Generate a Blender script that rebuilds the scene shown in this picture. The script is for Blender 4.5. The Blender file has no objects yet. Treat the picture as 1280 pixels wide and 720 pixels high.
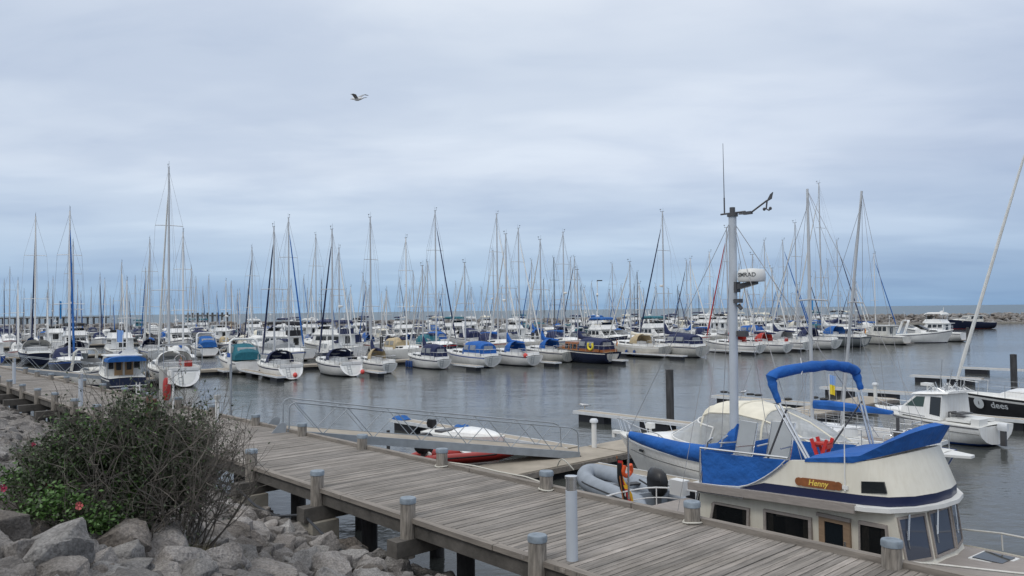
import bpy, bmesh, math, random
from mathutils import Vector, Matrix
random.seed(7)
R = math.radians
SC = bpy.context.scene
COL = SC.collection
U = random.uniform

# ------------------------------------------------------------------ camera and picture geometry
EYE = Vector((0.0, 0.0, 5.0)); FPX = 1000.0
_p = math.atan(28.0 / FPX); _r = R(0.67)
FW = Vector((0, math.cos(_p), math.sin(_p)))
_u0 = Vector((0, -math.sin(_p), math.cos(_p))); _x = Vector((1, 0, 0))
UP = math.cos(_r) * _u0 + math.sin(_r) * _x
RT = math.cos(_r) * _x - math.sin(_r) * _u0
def ray(x, y): return FW + RT * ((x - 640) / FPX) + UP * ((360 - y) / FPX)
def onz(x, y, z=0.0):
    d = ray(x, y); return EYE + d * ((z - EYE.z) / d.z)
def atY(x, y, Y):
    d = ray(x, y); return EYE + d * (Y / d.y)
def proj(P):
    v = Vector(P) - EYE; w = v.dot(FW); return (640 + FPX * v.dot(RT) / w, 360 - FPX * v.dot(UP) / w)
def horizon(x): return 388 - (x - 640) * 0.0117
# boardwalk frame: s along the walk, t across it (away from the bank)
DV = Vector((.675, -.738, 0)).normalized(); NV = Vector((.738, .675, 0)).normalized()
def W(s, t, z): return DV * s + NV * t + Vector((0, 0, z))
RZ_D = math.atan2(DV.y, DV.x)           # +x along +s
RZ_B = RZ_D + math.pi                   # +x along -s

cam = bpy.data.cameras.new('camera'); co = bpy.data.objects.new('camera', cam); COL.objects.link(co)
co.matrix_world = Matrix.Translation(EYE) @ Matrix((RT, UP, -FW)).transposed().to_4x4()
cam.sensor_width = 36; cam.lens = 36 * FPX / 1280; cam.clip_start = .1; cam.clip_end = 60000
SC.camera = co

# ------------------------------------------------------------------ materials
M = {}
def mat(name, col, rough=.5, metal=0., var=0., vscale=3., bump=0., bscale=20., spec=None, alpha=1., coords='Object', stretch=None, detail=4, var2=None, bdist=.02, streak=0.):
    m = bpy.data.materials.new(name); m.use_nodes = True; nt = m.node_tree; b = nt.nodes['Principled BSDF']
    b.inputs['Base Color'].default_value = (*col, 1); b.inputs['Roughness'].default_value = rough; b.inputs['Metallic'].default_value = metal
    if spec is not None: b.inputs['Specular IOR Level'].default_value = spec
    if alpha < 1: b.inputs['Alpha'].default_value = alpha
    if var or bump:
        tc = nt.nodes.new('ShaderNodeTexCoord'); src = tc.outputs[coords]
        if stretch:
            mp = nt.nodes.new('ShaderNodeMapping'); mp.inputs['Scale'].default_value = stretch; nt.links.new(src, mp.inputs[0]); src = mp.outputs[0]
    if var:
        n = nt.nodes.new('ShaderNodeTexNoise'); n.inputs['Scale'].default_value = vscale; n.inputs['Detail'].default_value = detail; n.inputs['Roughness'].default_value = .6
        nt.links.new(src, n.inputs['Vector'])
        r = nt.nodes.new('ShaderNodeValToRGB'); r.color_ramp.elements[0].position = .3; r.color_ramp.elements[1].position = .7
        lo = tuple(c * (1 - var) for c in col); hi = tuple(min(1, c * (1 + var)) for c in col)
        if var2: hi = var2
        r.color_ramp.elements[0].color = (*lo, 1); r.color_ramp.elements[1].color = (*hi, 1)
        nt.links.new(n.outputs['Fac'], r.inputs['Fac']); nt.links.new(r.outputs['Color'], b.inputs['Base Color'])
    if bump:
        n2 = nt.nodes.new('ShaderNodeTexNoise'); n2.inputs['Scale'].default_value = bscale; n2.inputs['Detail'].default_value = 5
        nt.links.new(src, n2.inputs['Vector'])
        bp = nt.nodes.new('ShaderNodeBump'); bp.inputs['Strength'].default_value = bump; bp.inputs['Distance'].default_value = bdist
        nt.links.new(n2.outputs['Fac'], bp.inputs['Height']); nt.links.new(bp.outputs['Normal'], b.inputs['Normal'])
    if streak:      # rain streaks and grime running down the sides
        tc = nt.nodes.new('ShaderNodeTexCoord'); mp = nt.nodes.new('ShaderNodeMapping'); mp.inputs['Scale'].default_value = (9, 9, .7); nt.links.new(tc.outputs['Object'], mp.inputs[0])
        n = nt.nodes.new('ShaderNodeTexNoise'); n.inputs['Scale'].default_value = 1.6; n.inputs['Detail'].default_value = 6; n.inputs['Roughness'].default_value = .65; nt.links.new(mp.outputs[0], n.inputs['Vector'])
        r = nt.nodes.new('ShaderNodeValToRGB'); r.color_ramp.elements[0].position = .34; r.color_ramp.elements[0].color = (1 - streak, 1 - streak * 1.15, 1 - streak * 1.4, 1); r.color_ramp.elements[1].position = .56; r.color_ramp.elements[1].color = (1, 1, 1, 1); nt.links.new(n.outputs['Fac'], r.inputs['Fac'])
        mx = nt.nodes.new('ShaderNodeMixRGB'); mx.blend_type = 'MULTIPLY'; mx.inputs['Fac'].default_value = 1
        old = b.inputs['Base Color'].links[0].from_socket if b.inputs['Base Color'].links else None
        if old: nt.links.new(old, mx.inputs[1])
        else: mx.inputs[1].default_value = (*col, 1)
        nt.links.new(r.outputs['Color'], mx.inputs[2]); nt.links.new(mx.outputs[0], b.inputs['Base Color'])
    M[name] = m; return m
mat('gelcoat', (.80, .80, .785), .3, var=.08, vscale=1.2, streak=.09)
mat('gelcoat_old', (.62, .61, .57), .4, var=.14, vscale=1.5, streak=.13)
mat('deck_white', (.66, .66, .63), .6, var=.1, vscale=2)
mat('door_wood', (.27, .185, .12), .5, var=.2, vscale=6, stretch=(1, 8, 8))
mat('cream', (.70, .67, .58), .35, var=.06, vscale=1.3, streak=.065)
mat('cream_canvas', (.70, .66, .55), .85, var=.08, vscale=4, bump=.15, bscale=60)
mat('navy_hull', (.012, .018, .045), .2)
mat('charcoal_hull', (.035, .036, .042), .3, var=.15)
mat('blue_hull', (.008, .05, .24), .22)
mat('grey_hull', (.16, .18, .19), .3)
mat('green_hull', (.02, .09, .06), .3)
mat('red_hull', (.33, .025, .02), .35)
mat('antifoul', (.02, .022, .03), .7)
mat('antifoul_blue', (.015, .04, .13), .7)
mat('stripe_navy', (.012, .018, .06), .3)
mat('stripe_blue', (.015, .07, .3), .3)
mat('stripe_red', (.4, .03, .03), .3)
mat('navy_canvas', (.012, .02, .07), .85, var=.3, vscale=5, bump=.7, bscale=6, bdist=.06)
mat('blue_canvas', (.010, .100, .37), .85, var=.2, vscale=2.2, bump=.8, bscale=5.5, bdist=.07)
mat('mid_blue_canvas', (.012, .1, .33), .85, var=.2, vscale=5)
mat('teal_canvas', (.01, .12, .16), .8, var=.2, vscale=5)
mat('black_canvas', (.015, .015, .018), .85, var=.3)
mat('red_canvas', (.42, .035, .025), .8, var=.2)
mat('white_canvas', (.68, .68, .66), .85, var=.08, vscale=5)
mat('grey_canvas', (.3, .31, .32), .85, var=.15)
mat('tan_canvas', (.45, .36, .22), .85, var=.15)
mat('glass', (.012, .016, .02), .06, spec=.6)
mat('screen_glass', (.09, .105, .14), .04, metal=.4)
mat('tinted_pane', (.012, .014, .016), .05, spec=.6, alpha=.55)
mat('curtain', (.30, .26, .20), .9, var=.2, vscale=10)
mat('cabin_dark', (.02, .018, .016), .9, var=.6, vscale=6)
mat('green_glass', (.03, .06, .05), .06, spec=.6)
mat('clear_vinyl', (.42, .44, .45), .12, alpha=.62, var=.15, vscale=5)
mat('alloy', (.55, .56, .57), .38, metal=.35)
mat('dark_alloy', (.07, .07, .075), .4)
mat('white_mast', (.72, .72, .71), .35)
mat('wood_mast', (.34, .2, .08), .4)
mat('steel', (.6, .61, .62), .25, metal=.85)
mat('galvanised', (.30, .33, .36), .5, metal=.3, var=.15, vscale=4)
mat('wire', (.3, .3, .31), .5)
mat('black_rubber', (.012, .012, .013), .55)
mat('black_plastic', (.010, .010, .012), .42)
mat('white_plastic', (.7, .7, .68), .4)
mat('red_plastic', (.55, .035, .03), .4)
mat('buoy_red', (.36, .025, .022), .5)
mat('orange_plastic', (.75, .10, .02), .5)
mat('coral_fender', (.65, .07, .06), .4)
mat('blue_fender', (.02, .06, .2), .4)
mat('teak', (.32, .19, .085), .55, var=.2, vscale=6, stretch=(1, 8, 8))
mat('grey_teak', (.29, .258, .235), .7, var=.18, vscale=5, stretch=(1, 8, 8))
mat('varnish', (.3, .11, .035), .3, var=.25, vscale=5, stretch=(1, 6, 6))
mat('sign_wood', (.24, .085, .03), .4, var=.25, vscale=8)
mat('gold', (.8, .6, .12), .4)
mat('lettering', (.65, .68, .7), .5)
mat('lettering_dark', (.05, .055, .06), .5)
mat('concrete', (.30, .28, .24), .9, var=.25, vscale=2.5, bump=.4, bscale=25)
mat('pontoon_deck', (.33, .29, .235), .85, var=.18, vscale=1.6, bump=.2, bscale=30)
mat('pontoon_edge', (.62, .64, .66), .5, var=.1)
mat('float_black', (.012, .013, .018), .5, var=.3)
mat('pile_dark', (.05, .05, .052), .8, var=.5, vscale=2, bump=.4, stretch=(4, 4, .6))
mat('post_wood', (.235, .212, .185), .85, var=.5, vscale=5, bump=.5, bscale=14, stretch=(6, 6, .7))
mat('post_cap', (.205, .245, .285), .6, var=.3, vscale=7)
mat('beam_wood', (.085, .078, .07), .9, var=.4, vscale=3, bump=.4, bscale=18)
mat('kerb_wood', (.22, .195, .17), .85, var=.3, vscale=3, bump=.3, bscale=20, stretch=(.6, 4, 4))
mat('light_post', (.46, .50, .55), .45, var=.06)
mat('cable_black', (.03, .033, .04), .6)
mat('rope', (.55, .53, .47), .9, bump=.4, bscale=60)
mat('rib_grey', (.25, .28, .32), .6, var=.12, vscale=4)
mat('textile_grey', (.34, .36, .37), .8, var=.06)
mat('flag_black', (.01, .01, .01), .8); mat('flag_red', (.5, .02, .02), .8); mat('flag_gold', (.8, .45, .02), .8)
mat('flag_blue', (.03, .25, .55), .8); mat('flag_yellow', (.8, .65, .05), .8); mat('flag_sky', (.25, .42, .75), .8)
mat('gull_white', (.7, .7, .7), .8); mat('gull_grey', (.3, .31, .33), .8); mat('gull_dark', (.03, .03, .03), .8); mat('gull_beak', (.6, .35, .03), .6)
mat('sign_blue', (.02, .09, .35), .5)
mat('panel_grey', (.35, .35, .33), .6, var=.1)
mat('brown_post', (.16, .07, .05), .8, var=.3)
mat('bark', (.13, .115, .098), .9, var=.35, vscale=8)
mat('leaf_dark', (.048, .066, .032), .6, var=.4, vscale=3)
mat('leaf_fresh', (.07, .15, .03), .55, var=.4, vscale=3)
mat('petal', (.42, .03, .09), .7); mat('petal_pale', (.55, .13, .13), .7)
mat('rosehip', (.16, .06, .04), .6)
mat('dry_grass', (.22, .19, .11), .9, var=.3)
def plankmat(name, col):
    m = bpy.data.materials.new(name); m.use_nodes = True; nt = m.node_tree; b = nt.nodes['Principled BSDF']; N = nt.nodes.new; L = nt.links.new
    b.inputs['Roughness'].default_value = .85; tc = N('ShaderNodeTexCoord')
    def layer(scale, st, lo, hi, p0, p1, prev, off=0.):
        mp = N('ShaderNodeMapping'); mp.inputs['Scale'].default_value = st; mp.inputs['Location'].default_value = (off, off, 0); L(tc.outputs['Object'], mp.inputs[0]); n = N('ShaderNodeTexNoise'); n.inputs['Scale'].default_value = scale; n.inputs['Detail'].default_value = 6; n.inputs['Roughness'].default_value = .62; L(mp.outputs[0], n.inputs['Vector'])
        r = N('ShaderNodeValToRGB'); r.color_ramp.elements[0].position = p0; r.color_ramp.elements[0].color = (*lo, 1); r.color_ramp.elements[1].position = p1; r.color_ramp.elements[1].color = (*hi, 1); L(n.outputs['Fac'], r.inputs['Fac'])
        x = N('ShaderNodeMixRGB'); x.blend_type = 'MULTIPLY'; x.inputs['Fac'].default_value = 1
        if prev is None: x.inputs[1].default_value = (*col, 1)
        else: L(prev, x.inputs[1])
        L(r.outputs['Color'], x.inputs[2]); return x.outputs[0], n.outputs['Fac']
    c, _ = layer(.8, (1, 1, 1), (.72, .70, .66), (1.12, 1.1, 1.08), .32, .66, None)            # stains, wear
    c, _ = layer(2.0, (7, .35, 1), (.66, .66, .66), (1.22, 1.2, 1.18), .35, .68, c, 3.)        # board to board, along the grain
    c, g = layer(3.0, (30, 1.2, 1), (.70, .69, .68), (1.1, 1.1, 1.1), .36, .56, c, 9.)      # grain and splits
    L(c, b.inputs['Base Color']); bp = N('ShaderNodeBump'); bp.inputs['Strength'].default_value = .6; bp.inputs['Distance'].default_value = .01; L(g, bp.inputs['Height']); L(bp.outputs['Normal'], b.inputs['Normal']); M[name] = m
for k, c in enumerate([(.290, .270, .252), (.252, .236, .220), (.322, .300, .280), (.22, .207, .194)]): plankmat('plank%d' % k, c)

def rockmat(name, a, b, c, wet=False):
    m = bpy.data.materials.new(name); m.use_nodes = True; nt = m.node_tree; bs = nt.nodes['Principled BSDF']
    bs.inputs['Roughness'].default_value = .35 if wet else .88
    tc = nt.nodes.new('ShaderNodeTexCoord'); oi = nt.nodes.new('ShaderNodeObjectInfo')
    n1 = nt.nodes.new('ShaderNodeTexNoise'); n1.inputs['Scale'].default_value = 1.6; n1.inputs['Detail'].default_value = 7; n1.inputs['Roughness'].default_value = .65
    n2 = nt.nodes.new('ShaderNodeTexNoise'); n2.inputs['Scale'].default_value = 26; n2.inputs['Detail'].default_value = 4
    ad = nt.nodes.new('ShaderNodeVectorMath'); ad.operation = 'ADD'
    nt.links.new(tc.outputs['Object'], ad.inputs[0]); cx = nt.nodes.new('ShaderNodeCombineXYZ'); mu = nt.nodes.new('ShaderNodeMath'); mu.operation = 'MULTIPLY'; mu.inputs[1].default_value = 40
    nt.links.new(oi.outputs['Random'], mu.inputs[0]); nt.links.new(mu.outputs[0], cx.inputs[0]); nt.links.new(cx.outputs[0], ad.inputs[1])
    nt.links.new(ad.outputs[0], n1.inputs['Vector']); nt.links.new(ad.outputs[0], n2.inputs['Vector'])
    r = nt.nodes.new('ShaderNodeValToRGB'); e = r.color_ramp.elements; e[0].position = .32; e[0].color = (*a, 1); e[1].position = .72; e[1].color = (*c, 1)
    x = e.new(.52); x.color = (*b, 1)
    nt.links.new(n1.outputs['Fac'], r.inputs['Fac'])
    mx = nt.nodes.new('ShaderNodeMixRGB'); mx.blend_type = 'MULTIPLY'; mx.inputs['Fac'].default_value = .7
    r2 = nt.nodes.new('ShaderNodeValToRGB'); r2.color_ramp.elements[0].position = .3; r2.color_ramp.elements[0].color = (.42, .41, .40, 1); r2.color_ramp.elements[1].position = .7; r2.color_ramp.elements[1].color = (1.3, 1.28, 1.26, 1)
    nt.links.new(n2.outputs['Fac'], r2.inputs['Fac']); nt.links.new(r.outputs['Color'], mx.inputs[1]); nt.links.new(r2.outputs['Color'], mx.inputs[2])
    hs = nt.nodes.new('ShaderNodeHueSaturation'); mv = nt.nodes.new('ShaderNodeMapRange'); mv.inputs['To Min'].default_value = .72; mv.inputs['To Max'].default_value = 1.22
    nt.links.new(oi.outputs['Random'], mv.inputs['Value']); nt.links.new(mv.outputs[0], hs.inputs['Value']); nt.links.new(mx.outputs[0], hs.inputs['Color'])
    nt.links.new(hs.outputs[0], bs.inputs['Base Color'])
    bp = nt.nodes.new('ShaderNodeBump'); bp.inputs['Strength'].default_value = 1; bp.inputs['Distance'].default_value = .11
    n3 = nt.nodes.new('ShaderNodeTexNoise'); n3.inputs['Scale'].default_value = 7; n3.inputs['Detail'].default_value = 8; n3.inputs['Roughness'].default_value = .65
    nt.links.new(ad.outputs[0], n3.inputs['Vector']); nt.links.new(n3.outputs['Fac'], bp.inputs['Height']); nt.links.new(bp.outputs['Normal'], bs.inputs['Normal'])
    M[name] = m
rockmat('granite', (.19, .175, .162), (.315, .295, .278), (.45, .425, .405))
rockmat('granite_grey', (.19, .182, .175), (.31, .30, .29), (.45, .435, .42))
rockmat('granite_brown', (.14, .122, .104), (.24, .215, .192), (.36, .33, .305))
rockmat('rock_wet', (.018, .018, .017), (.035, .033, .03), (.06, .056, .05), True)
rockmat('soil', (.10, .085, .06), (.16, .135, .10), (.2, .175, .14))

# ------------------------------------------------------------------ mesh builder
class MB:
    def __init__(s): s.v = []; s.f = []; s.m = []
    def add(s, vs, fs, mi=0):
        o = len(s.v); s.v += [tuple(v) for v in vs]
        for k, f in enumerate(fs):
            s.f.append([i + o for i in f]); s.m.append(mi[k] if isinstance(mi, (list, tuple)) else mi)
        return s
    def box(s, c, d, rz=0., mi=0, ry=0., rx=0.):
        m = Matrix.Translation(Vector(c)) @ Matrix.Rotation(rz, 4, 'Z') @ Matrix.Rotation(ry, 4, 'Y') @ Matrix.Rotation(rx, 4, 'X')
        h = [x / 2 for x in d]
        vs = [m @ Vector((sx * h[0], sy * h[1], sz * h[2])) for sx in (-1, 1) for sy in (-1, 1) for sz in (-1, 1)]
        return s.add(vs, [(0, 1, 3, 2), (4, 6, 7, 5), (0, 4, 5, 1), (2, 3, 7, 6), (0, 2, 6, 4), (1, 5, 7, 3)], mi)
    def tube(s, pts, r, n=6, mi=0, caps=True):
        P = [Vector(p) for p in pts]; k = len(P); rr = r if isinstance(r, (list, tuple)) else [r] * k
        d0 = (P[1] - P[0]).normalized(); a = Vector((0, 0, 1)) if abs(d0.z) < .9 else Vector((1, 0, 0))
        x = d0.cross(a).normalized(); vs = []
        for i in range(k):
            d = (P[min(i + 1, k - 1)] - P[max(i - 1, 0)]).normalized()
            x = (x - d * x.dot(d)).normalized(); y = d.cross(x)
            for j in range(n):
                an = 2 * math.pi * j / n; vs.append(P[i] + (x * math.cos(an) + y * math.sin(an)) * rr[i])
        fs = [(i * n + j, i * n + (j + 1) % n, (i + 1) * n + (j + 1) % n, (i + 1) * n + j) for i in range(k - 1) for j in range(n)]
        if caps: fs += [tuple(range(n))[::-1], tuple((k - 1) * n + j for j in range(n))]
        return s.add(vs, fs, mi)
    def loft(s, secs, closed=True, caps=True, mi=0, rowmi=None):
        n = len(secs[0]); vs = [p for q in secs for p in q]; fs = []; ms = []
        for i in range(len(secs) - 1):
            for j in range(n if closed else n - 1):
                fs.append((i * n + j, i * n + (j + 1) % n, (i + 1) * n + (j + 1) % n, (i + 1) * n + j)); ms.append(rowmi[j] if rowmi else mi)
        if caps:
            fs += [tuple(range(n))[::-1], tuple((len(secs) - 1) * n + j for j in range(n))]; ms += [mi, mi]
        return s.add(vs, fs, ms)
    def prism(s, poly, e, mi=0):
        """poly: list of 3-D points of a flat outline, e: extrusion vector"""
        n = len(poly); e = Vector(e); vs = [Vector(p) for p in poly] + [Vector(p) + e for p in poly]
        fs = [tuple(range(n))[::-1], tuple(range(n, 2 * n))] + [(j, (j + 1) % n, n + (j + 1) % n, n + j) for j in range(n)]
        return s.add(vs, fs, mi)
    def lathe(s, prof, c=(0, 0, 0), n=12, mi=0):
        c = Vector(c); vs = [c + Vector((r * math.cos(2 * math.pi * j / n), r * math.sin(2 * math.pi * j / n), z)) for r, z in prof for j in range(n)]
        k = len(prof); fs = [(i * n + j, i * n + (j + 1) % n, (i + 1) * n + (j + 1) % n, (i + 1) * n + j) for i in range(k - 1) for j in range(n)]
        fs += [tuple(range(n))[::-1], tuple((k - 1) * n + j for j in range(n))]
        return s.add(vs, fs, mi)
    def ball(s, c, r, n=10, mi=0, sz=1.):
        k = n // 2 + 1
        pr = [(max(.001, r * math.sin(math.pi * i / k)), -r * sz * math.cos(math.pi * i / k)) for i in range(k + 1)]
        return s.lathe(pr, c, n, mi)
    def build(s, name, mats, parent=None, smooth=40, loc=None):
        me = bpy.data.meshes.new(name); me.from_pydata(s.v, [], s.f)
        for m in (mats if isinstance(mats, (list, tuple)) else [mats]): me.materials.append(M[m])
        me.polygons.foreach_set('material_index', s.m)
        bm = bmesh.new(); bm.from_mesh(me); bmesh.ops.recalc_face_normals(bm, faces=bm.faces); bm.to_mesh(me); bm.free()
        if smooth:
            me.shade_smooth(); me.set_sharp_from_angle(angle=R(smooth))
        o = bpy.data.objects.new(name, me); COL.objects.link(o)
        if parent is not None: o.parent = parent
        if loc is not None: o.location = loc
        return o
def tag(o, label=None, cat=None, group=None, kind=None):
    if label: o['label'] = label
    if cat: o['category'] = cat
    if group: o['group'] = group
    if kind: o['kind'] = kind
    return o
def thing(name, loc, rz, label, cat, group=None):
    o = bpy.data.objects.new(name, None); COL.objects.link(o); o.location = loc; o.rotation_euler = (0, 0, rz); o.empty_display_size = .2
    return tag(o, label, cat, group)
def children(o): return [c for c in COL.objects if c.parent == o]
def copy_tree(o, parent=None):
    c = o.copy(); COL.objects.link(c)
    if parent is not None: c.parent = parent
    for ch in list(o.children): copy_tree(ch, c)
    return c
def lerp(a, b, t): return a + (b - a) * t
def text_obj(s, size, mname, parent, mtx, depth=.004, name='lettering', bend=None, shear=0.):
    cu = bpy.data.curves.new('lettering', 'FONT'); cu.body = s; cu.size = size; cu.extrude = depth; cu.align_x = 'CENTER'; cu.align_y = 'CENTER'; cu.shear = shear; cu.offset = size * .012
    t = bpy.data.objects.new('lettering', cu); COL.objects.link(t)
    dg = bpy.context.evaluated_depsgraph_get(); me = bpy.data.meshes.new_from_object(t.evaluated_get(dg))
    bpy.data.objects.remove(t); bpy.data.curves.remove(cu)
    for v in me.vertices:
        c = v.co.copy()
        if bend: a = c.x / bend; c = Vector((math.sin(a) * (bend + c.z), c.y, math.cos(a) * (bend + c.z) - bend))
        v.co = mtx @ c
    me.materials.clear(); me.materials.append(M[mname])
    o = bpy.data.objects.new(name, me); COL.objects.link(o); o.parent = parent
    return o
# ------------------------------------------------------------------ light, sky
SC.view_settings.view_transform = 'Standard'; SC.view_settings.look = 'None'; SC.view_settings.gamma = 1; SC.view_settings.exposure = 0; SC.view_settings.use_curve_mapping = False
SUN_EL, SUN_AZ = R(48), R(215)                     # azimuth clockwise from +Y: behind the camera, to its left
sd = Vector((math.sin(SUN_AZ) * math.cos(SUN_EL), math.cos(SUN_AZ) * math.cos(SUN_EL), math.sin(SUN_EL)))
sl = bpy.data.lights.new('sun', 'SUN'); so = bpy.data.objects.new('sun', sl); COL.objects.link(so)
sl.energy = .85; sl.angle = R(14); sl.color = (1, .96, .9); so.rotation_euler = sd.to_track_quat('Z', 'Y').to_euler(); so.location = (-20, -30, 40)
wd = bpy.data.worlds.new('World'); SC.world = wd; wd.use_nodes = True
def sky():
    nt = wd.node_tree; nt.nodes.clear(); N = nt.nodes.new; L = nt.links.new
    out = N('ShaderNodeOutputWorld'); st = N('ShaderNodeTexSky'); st.sky_type = 'NISHITA'; st.sun_disc = False; st.sun_elevation = SUN_EL; st.sun_rotation = SUN_AZ
    b1 = N('ShaderNodeBackground'); b1.inputs['Strength'].default_value = .07; L(st.outputs[0], b1.inputs[0])
    tc = N('ShaderNodeTexCoord'); sp = N('ShaderNodeSeparateXYZ'); L(tc.outputs['Generated'], sp.inputs[0])
    # cloud deck projected from the direction: u = x/(z+.12), v = y/(z+.12)
    az = N('ShaderNodeMath'); az.operation = 'MAXIMUM'; L(sp.outputs[2], az.inputs[0]); az.inputs[1].default_value = 0
    ad = N('ShaderNodeMath'); ad.operation = 'ADD'; L(az.outputs[0], ad.inputs[0]); ad.inputs[1].default_value = .13
    dx = N('ShaderNodeMath'); dx.operation = 'DIVIDE'; L(sp.outputs[0], dx.inputs[0]); L(ad.outputs[0], dx.inputs[1])
    dy = N('ShaderNodeMath'); dy.operation = 'DIVIDE'; L(sp.outputs[1], dy.inputs[0]); L(ad.outputs[0], dy.inputs[1])
    cb = N('ShaderNodeCombineXYZ'); L(dx.outputs[0], cb.inputs[0]); L(dy.outputs[0], cb.inputs[1])
    def noise(sc, det, off, rough=.5, sx=1., dist=0.):
        mp = N('ShaderNodeMapping'); mp.inputs['Location'].default_value = off; mp.inputs['Scale'].default_value = (sx, 1, 1); L(cb.outputs[0], mp.inputs[0])
        n = N('ShaderNodeTexNoise'); n.inputs['Scale'].default_value = sc; n.inputs['Detail'].default_value = det; n.inputs['Roughness'].default_value = rough; n.inputs['Distortion'].default_value = dist; L(mp.outputs[0], n.inputs['Vector'])
        return n.outputs['Fac']
    def ramp(src, stops, interp='EASE'):
        r = N('ShaderNodeValToRGB'); r.color_ramp.interpolation = interp; e = r.color_ramp.elements
        while len(e) < len(stops): e.new(.5)
        for q, (p, c) in zip(e, stops): q.position = p; q.color = (*c, 1)
        L(src, r.inputs[0]); return r.outputs[0]
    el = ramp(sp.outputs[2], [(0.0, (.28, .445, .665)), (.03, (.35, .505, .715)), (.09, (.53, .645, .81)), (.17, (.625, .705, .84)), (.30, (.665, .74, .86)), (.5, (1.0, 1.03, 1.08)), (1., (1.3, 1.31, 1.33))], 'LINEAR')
    # broad brighter and darker patches of the cloud deck
    n1 = noise(.95, 4, (3.1, 1.7, 0), .5, .62); p1 = ramp(n1, [(.32, (.84, .865, .91)), (.5, (.98, .985, .99)), (.64, (1.12, 1.10, 1.07))])
    n2 = noise(1.9, 7, (7.7, 4.2, 0), .55, .62, .35); p2 = ramp(n2, [(.34, (.915, .93, .955)), (.55, (1.0, 1.0, 1.0)), (.70, (1.045, 1.04, 1.03))])
    m1 = N('ShaderNodeMixRGB'); m1.blend_type = 'MULTIPLY'; m1.inputs[0].default_value = 1; L(el, m1.inputs[1]); L(p1, m1.inputs[2])
    m2 = N('ShaderNodeMixRGB'); m2.blend_type = 'MULTIPLY'; L(m1.outputs[0], m2.inputs[1]); L(p2, m2.inputs[2])
    fz = N('ShaderNodeMapRange'); fz.inputs['From Min'].default_value = .01; fz.inputs['From Max'].default_value = .12; L(sp.outputs[2], fz.inputs['Value']); L(fz.outputs[0], m2.inputs[0])
    # the deck is thicker towards the east (+X)
    mx = ramp(sp.outputs[0], [(.0, (1.02, 1.02, 1.01)), (.25, (1., 1., 1.)), (.62, (.76, .795, .86))], 'LINEAR')
    m3 = N('ShaderNodeMixRGB'); m3.blend_type = 'MULTIPLY'; m3.inputs[0].default_value = 1; L(m2.outputs[0], m3.inputs[1]); L(mx, m3.inputs[2])
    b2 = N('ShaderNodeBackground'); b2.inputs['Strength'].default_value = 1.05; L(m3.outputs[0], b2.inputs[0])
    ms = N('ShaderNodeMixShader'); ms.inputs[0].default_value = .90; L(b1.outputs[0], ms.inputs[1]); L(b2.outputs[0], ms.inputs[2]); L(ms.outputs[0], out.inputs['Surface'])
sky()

# ------------------------------------------------------------------ water, ground
def watermat(name, col, rough, layers, spec=.5):
    m = bpy.data.materials.new(name); m.use_nodes = True; nt = m.node_tree; b = nt.nodes['Principled BSDF']; N = nt.nodes.new; L = nt.links.new
    b.inputs['Base Color'].default_value = (*col, 1); b.inputs['Roughness'].default_value = rough; b.inputs['IOR'].default_value = 1.33; b.inputs['Specular IOR Level'].default_value = spec
    tc = N('ShaderNodeTexCoord'); prev = None
    for sc, stg, dist, rz, sx in layers:
        mp = N('ShaderNodeMapping'); mp.inputs['Rotation'].default_value = (0, 0, R(rz)); mp.inputs['Scale'].default_value = (sx, 1, 1); L(tc.outputs['Object'], mp.inputs[0])
        n = N('ShaderNodeTexNoise'); n.inputs['Scale'].default_value = sc; n.inputs['Detail'].default_value = 3; n.inputs['Roughness'].default_value = .55; L(mp.outputs[0], n.inputs['Vector'])
        bp = N('ShaderNodeBump'); bp.inputs['Strength'].default_value = stg; bp.inputs['Distance'].default_value = dist; L(n.outputs['Fac'], bp.inputs['Height'])
        pn = N('ShaderNodeTexNoise'); pn.inputs['Scale'].default_value = .05; pn.inputs['Detail'].default_value = 4; L(tc.outputs['Object'], pn.inputs['Vector'])
        pr = N('ShaderNodeMapRange'); pr.inputs['From Min'].default_value = .38; pr.inputs['From Max'].default_value = .62; pr.inputs['To Min'].default_value = stg * .6; pr.inputs['To Max'].default_value = min(1, stg * 1.35); L(pn.outputs['Fac'], pr.inputs['Value']); L(pr.outputs[0], bp.inputs['Strength'])
        if prev: L(prev, bp.inputs['Normal'])
        prev = bp.outputs['Normal']
    L(prev, b.inputs['Normal']); M[name] = m
watermat('harbour_water', (.052, .056, .052), .10, [(.35, .5, .12, 20, .6), (2.2, .6, .04, -15, .6), (7., .5, .014, 40, .8)], .40)
watermat('sea_water', (.045, .085, .11), .3, [(.06, .9, 1.2, 5, .35), (.35, .8, .4, -12, .5)], .22)
def sheet(name, x0, x1, y0, y1, z, m):
    o = MB().add([(x0, y0, z), (x1, y0, z), (x1, y1, z), (x0, y1, z)], [(0, 1, 2, 3)]).build(name, m, smooth=0); o['kind'] = 'structure'; return o
sheet('harbour_water', -420, 420, -60, 226, 0, 'harbour_water')
sheet('sea', -30000, 30000, 226, 40000, 0, 'sea_water')
PROF = [(-80, 3.45), (-1, 3.4), (0, 3.3), (3, 2.30), (7.1, .90), (8.2, .30), (8.9, -.25), (12, -2.4), (45, -3.2), (90, -3.4)]
def gz(t):
    for (a, za), (b, zb) in zip(PROF, PROF[1:]):
        if t <= b: return lerp(za, zb, max(0, (t - a) / (b - a)))
    return PROF[-1][1]
def onground(x, y):
    d = ray(x, y); k = 1.5
    while k < 200:
        P = EYE + d * k
        if P.z <= gz(P.dot(NV)): return P
        k += .05
    return EYE + d * k
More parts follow.
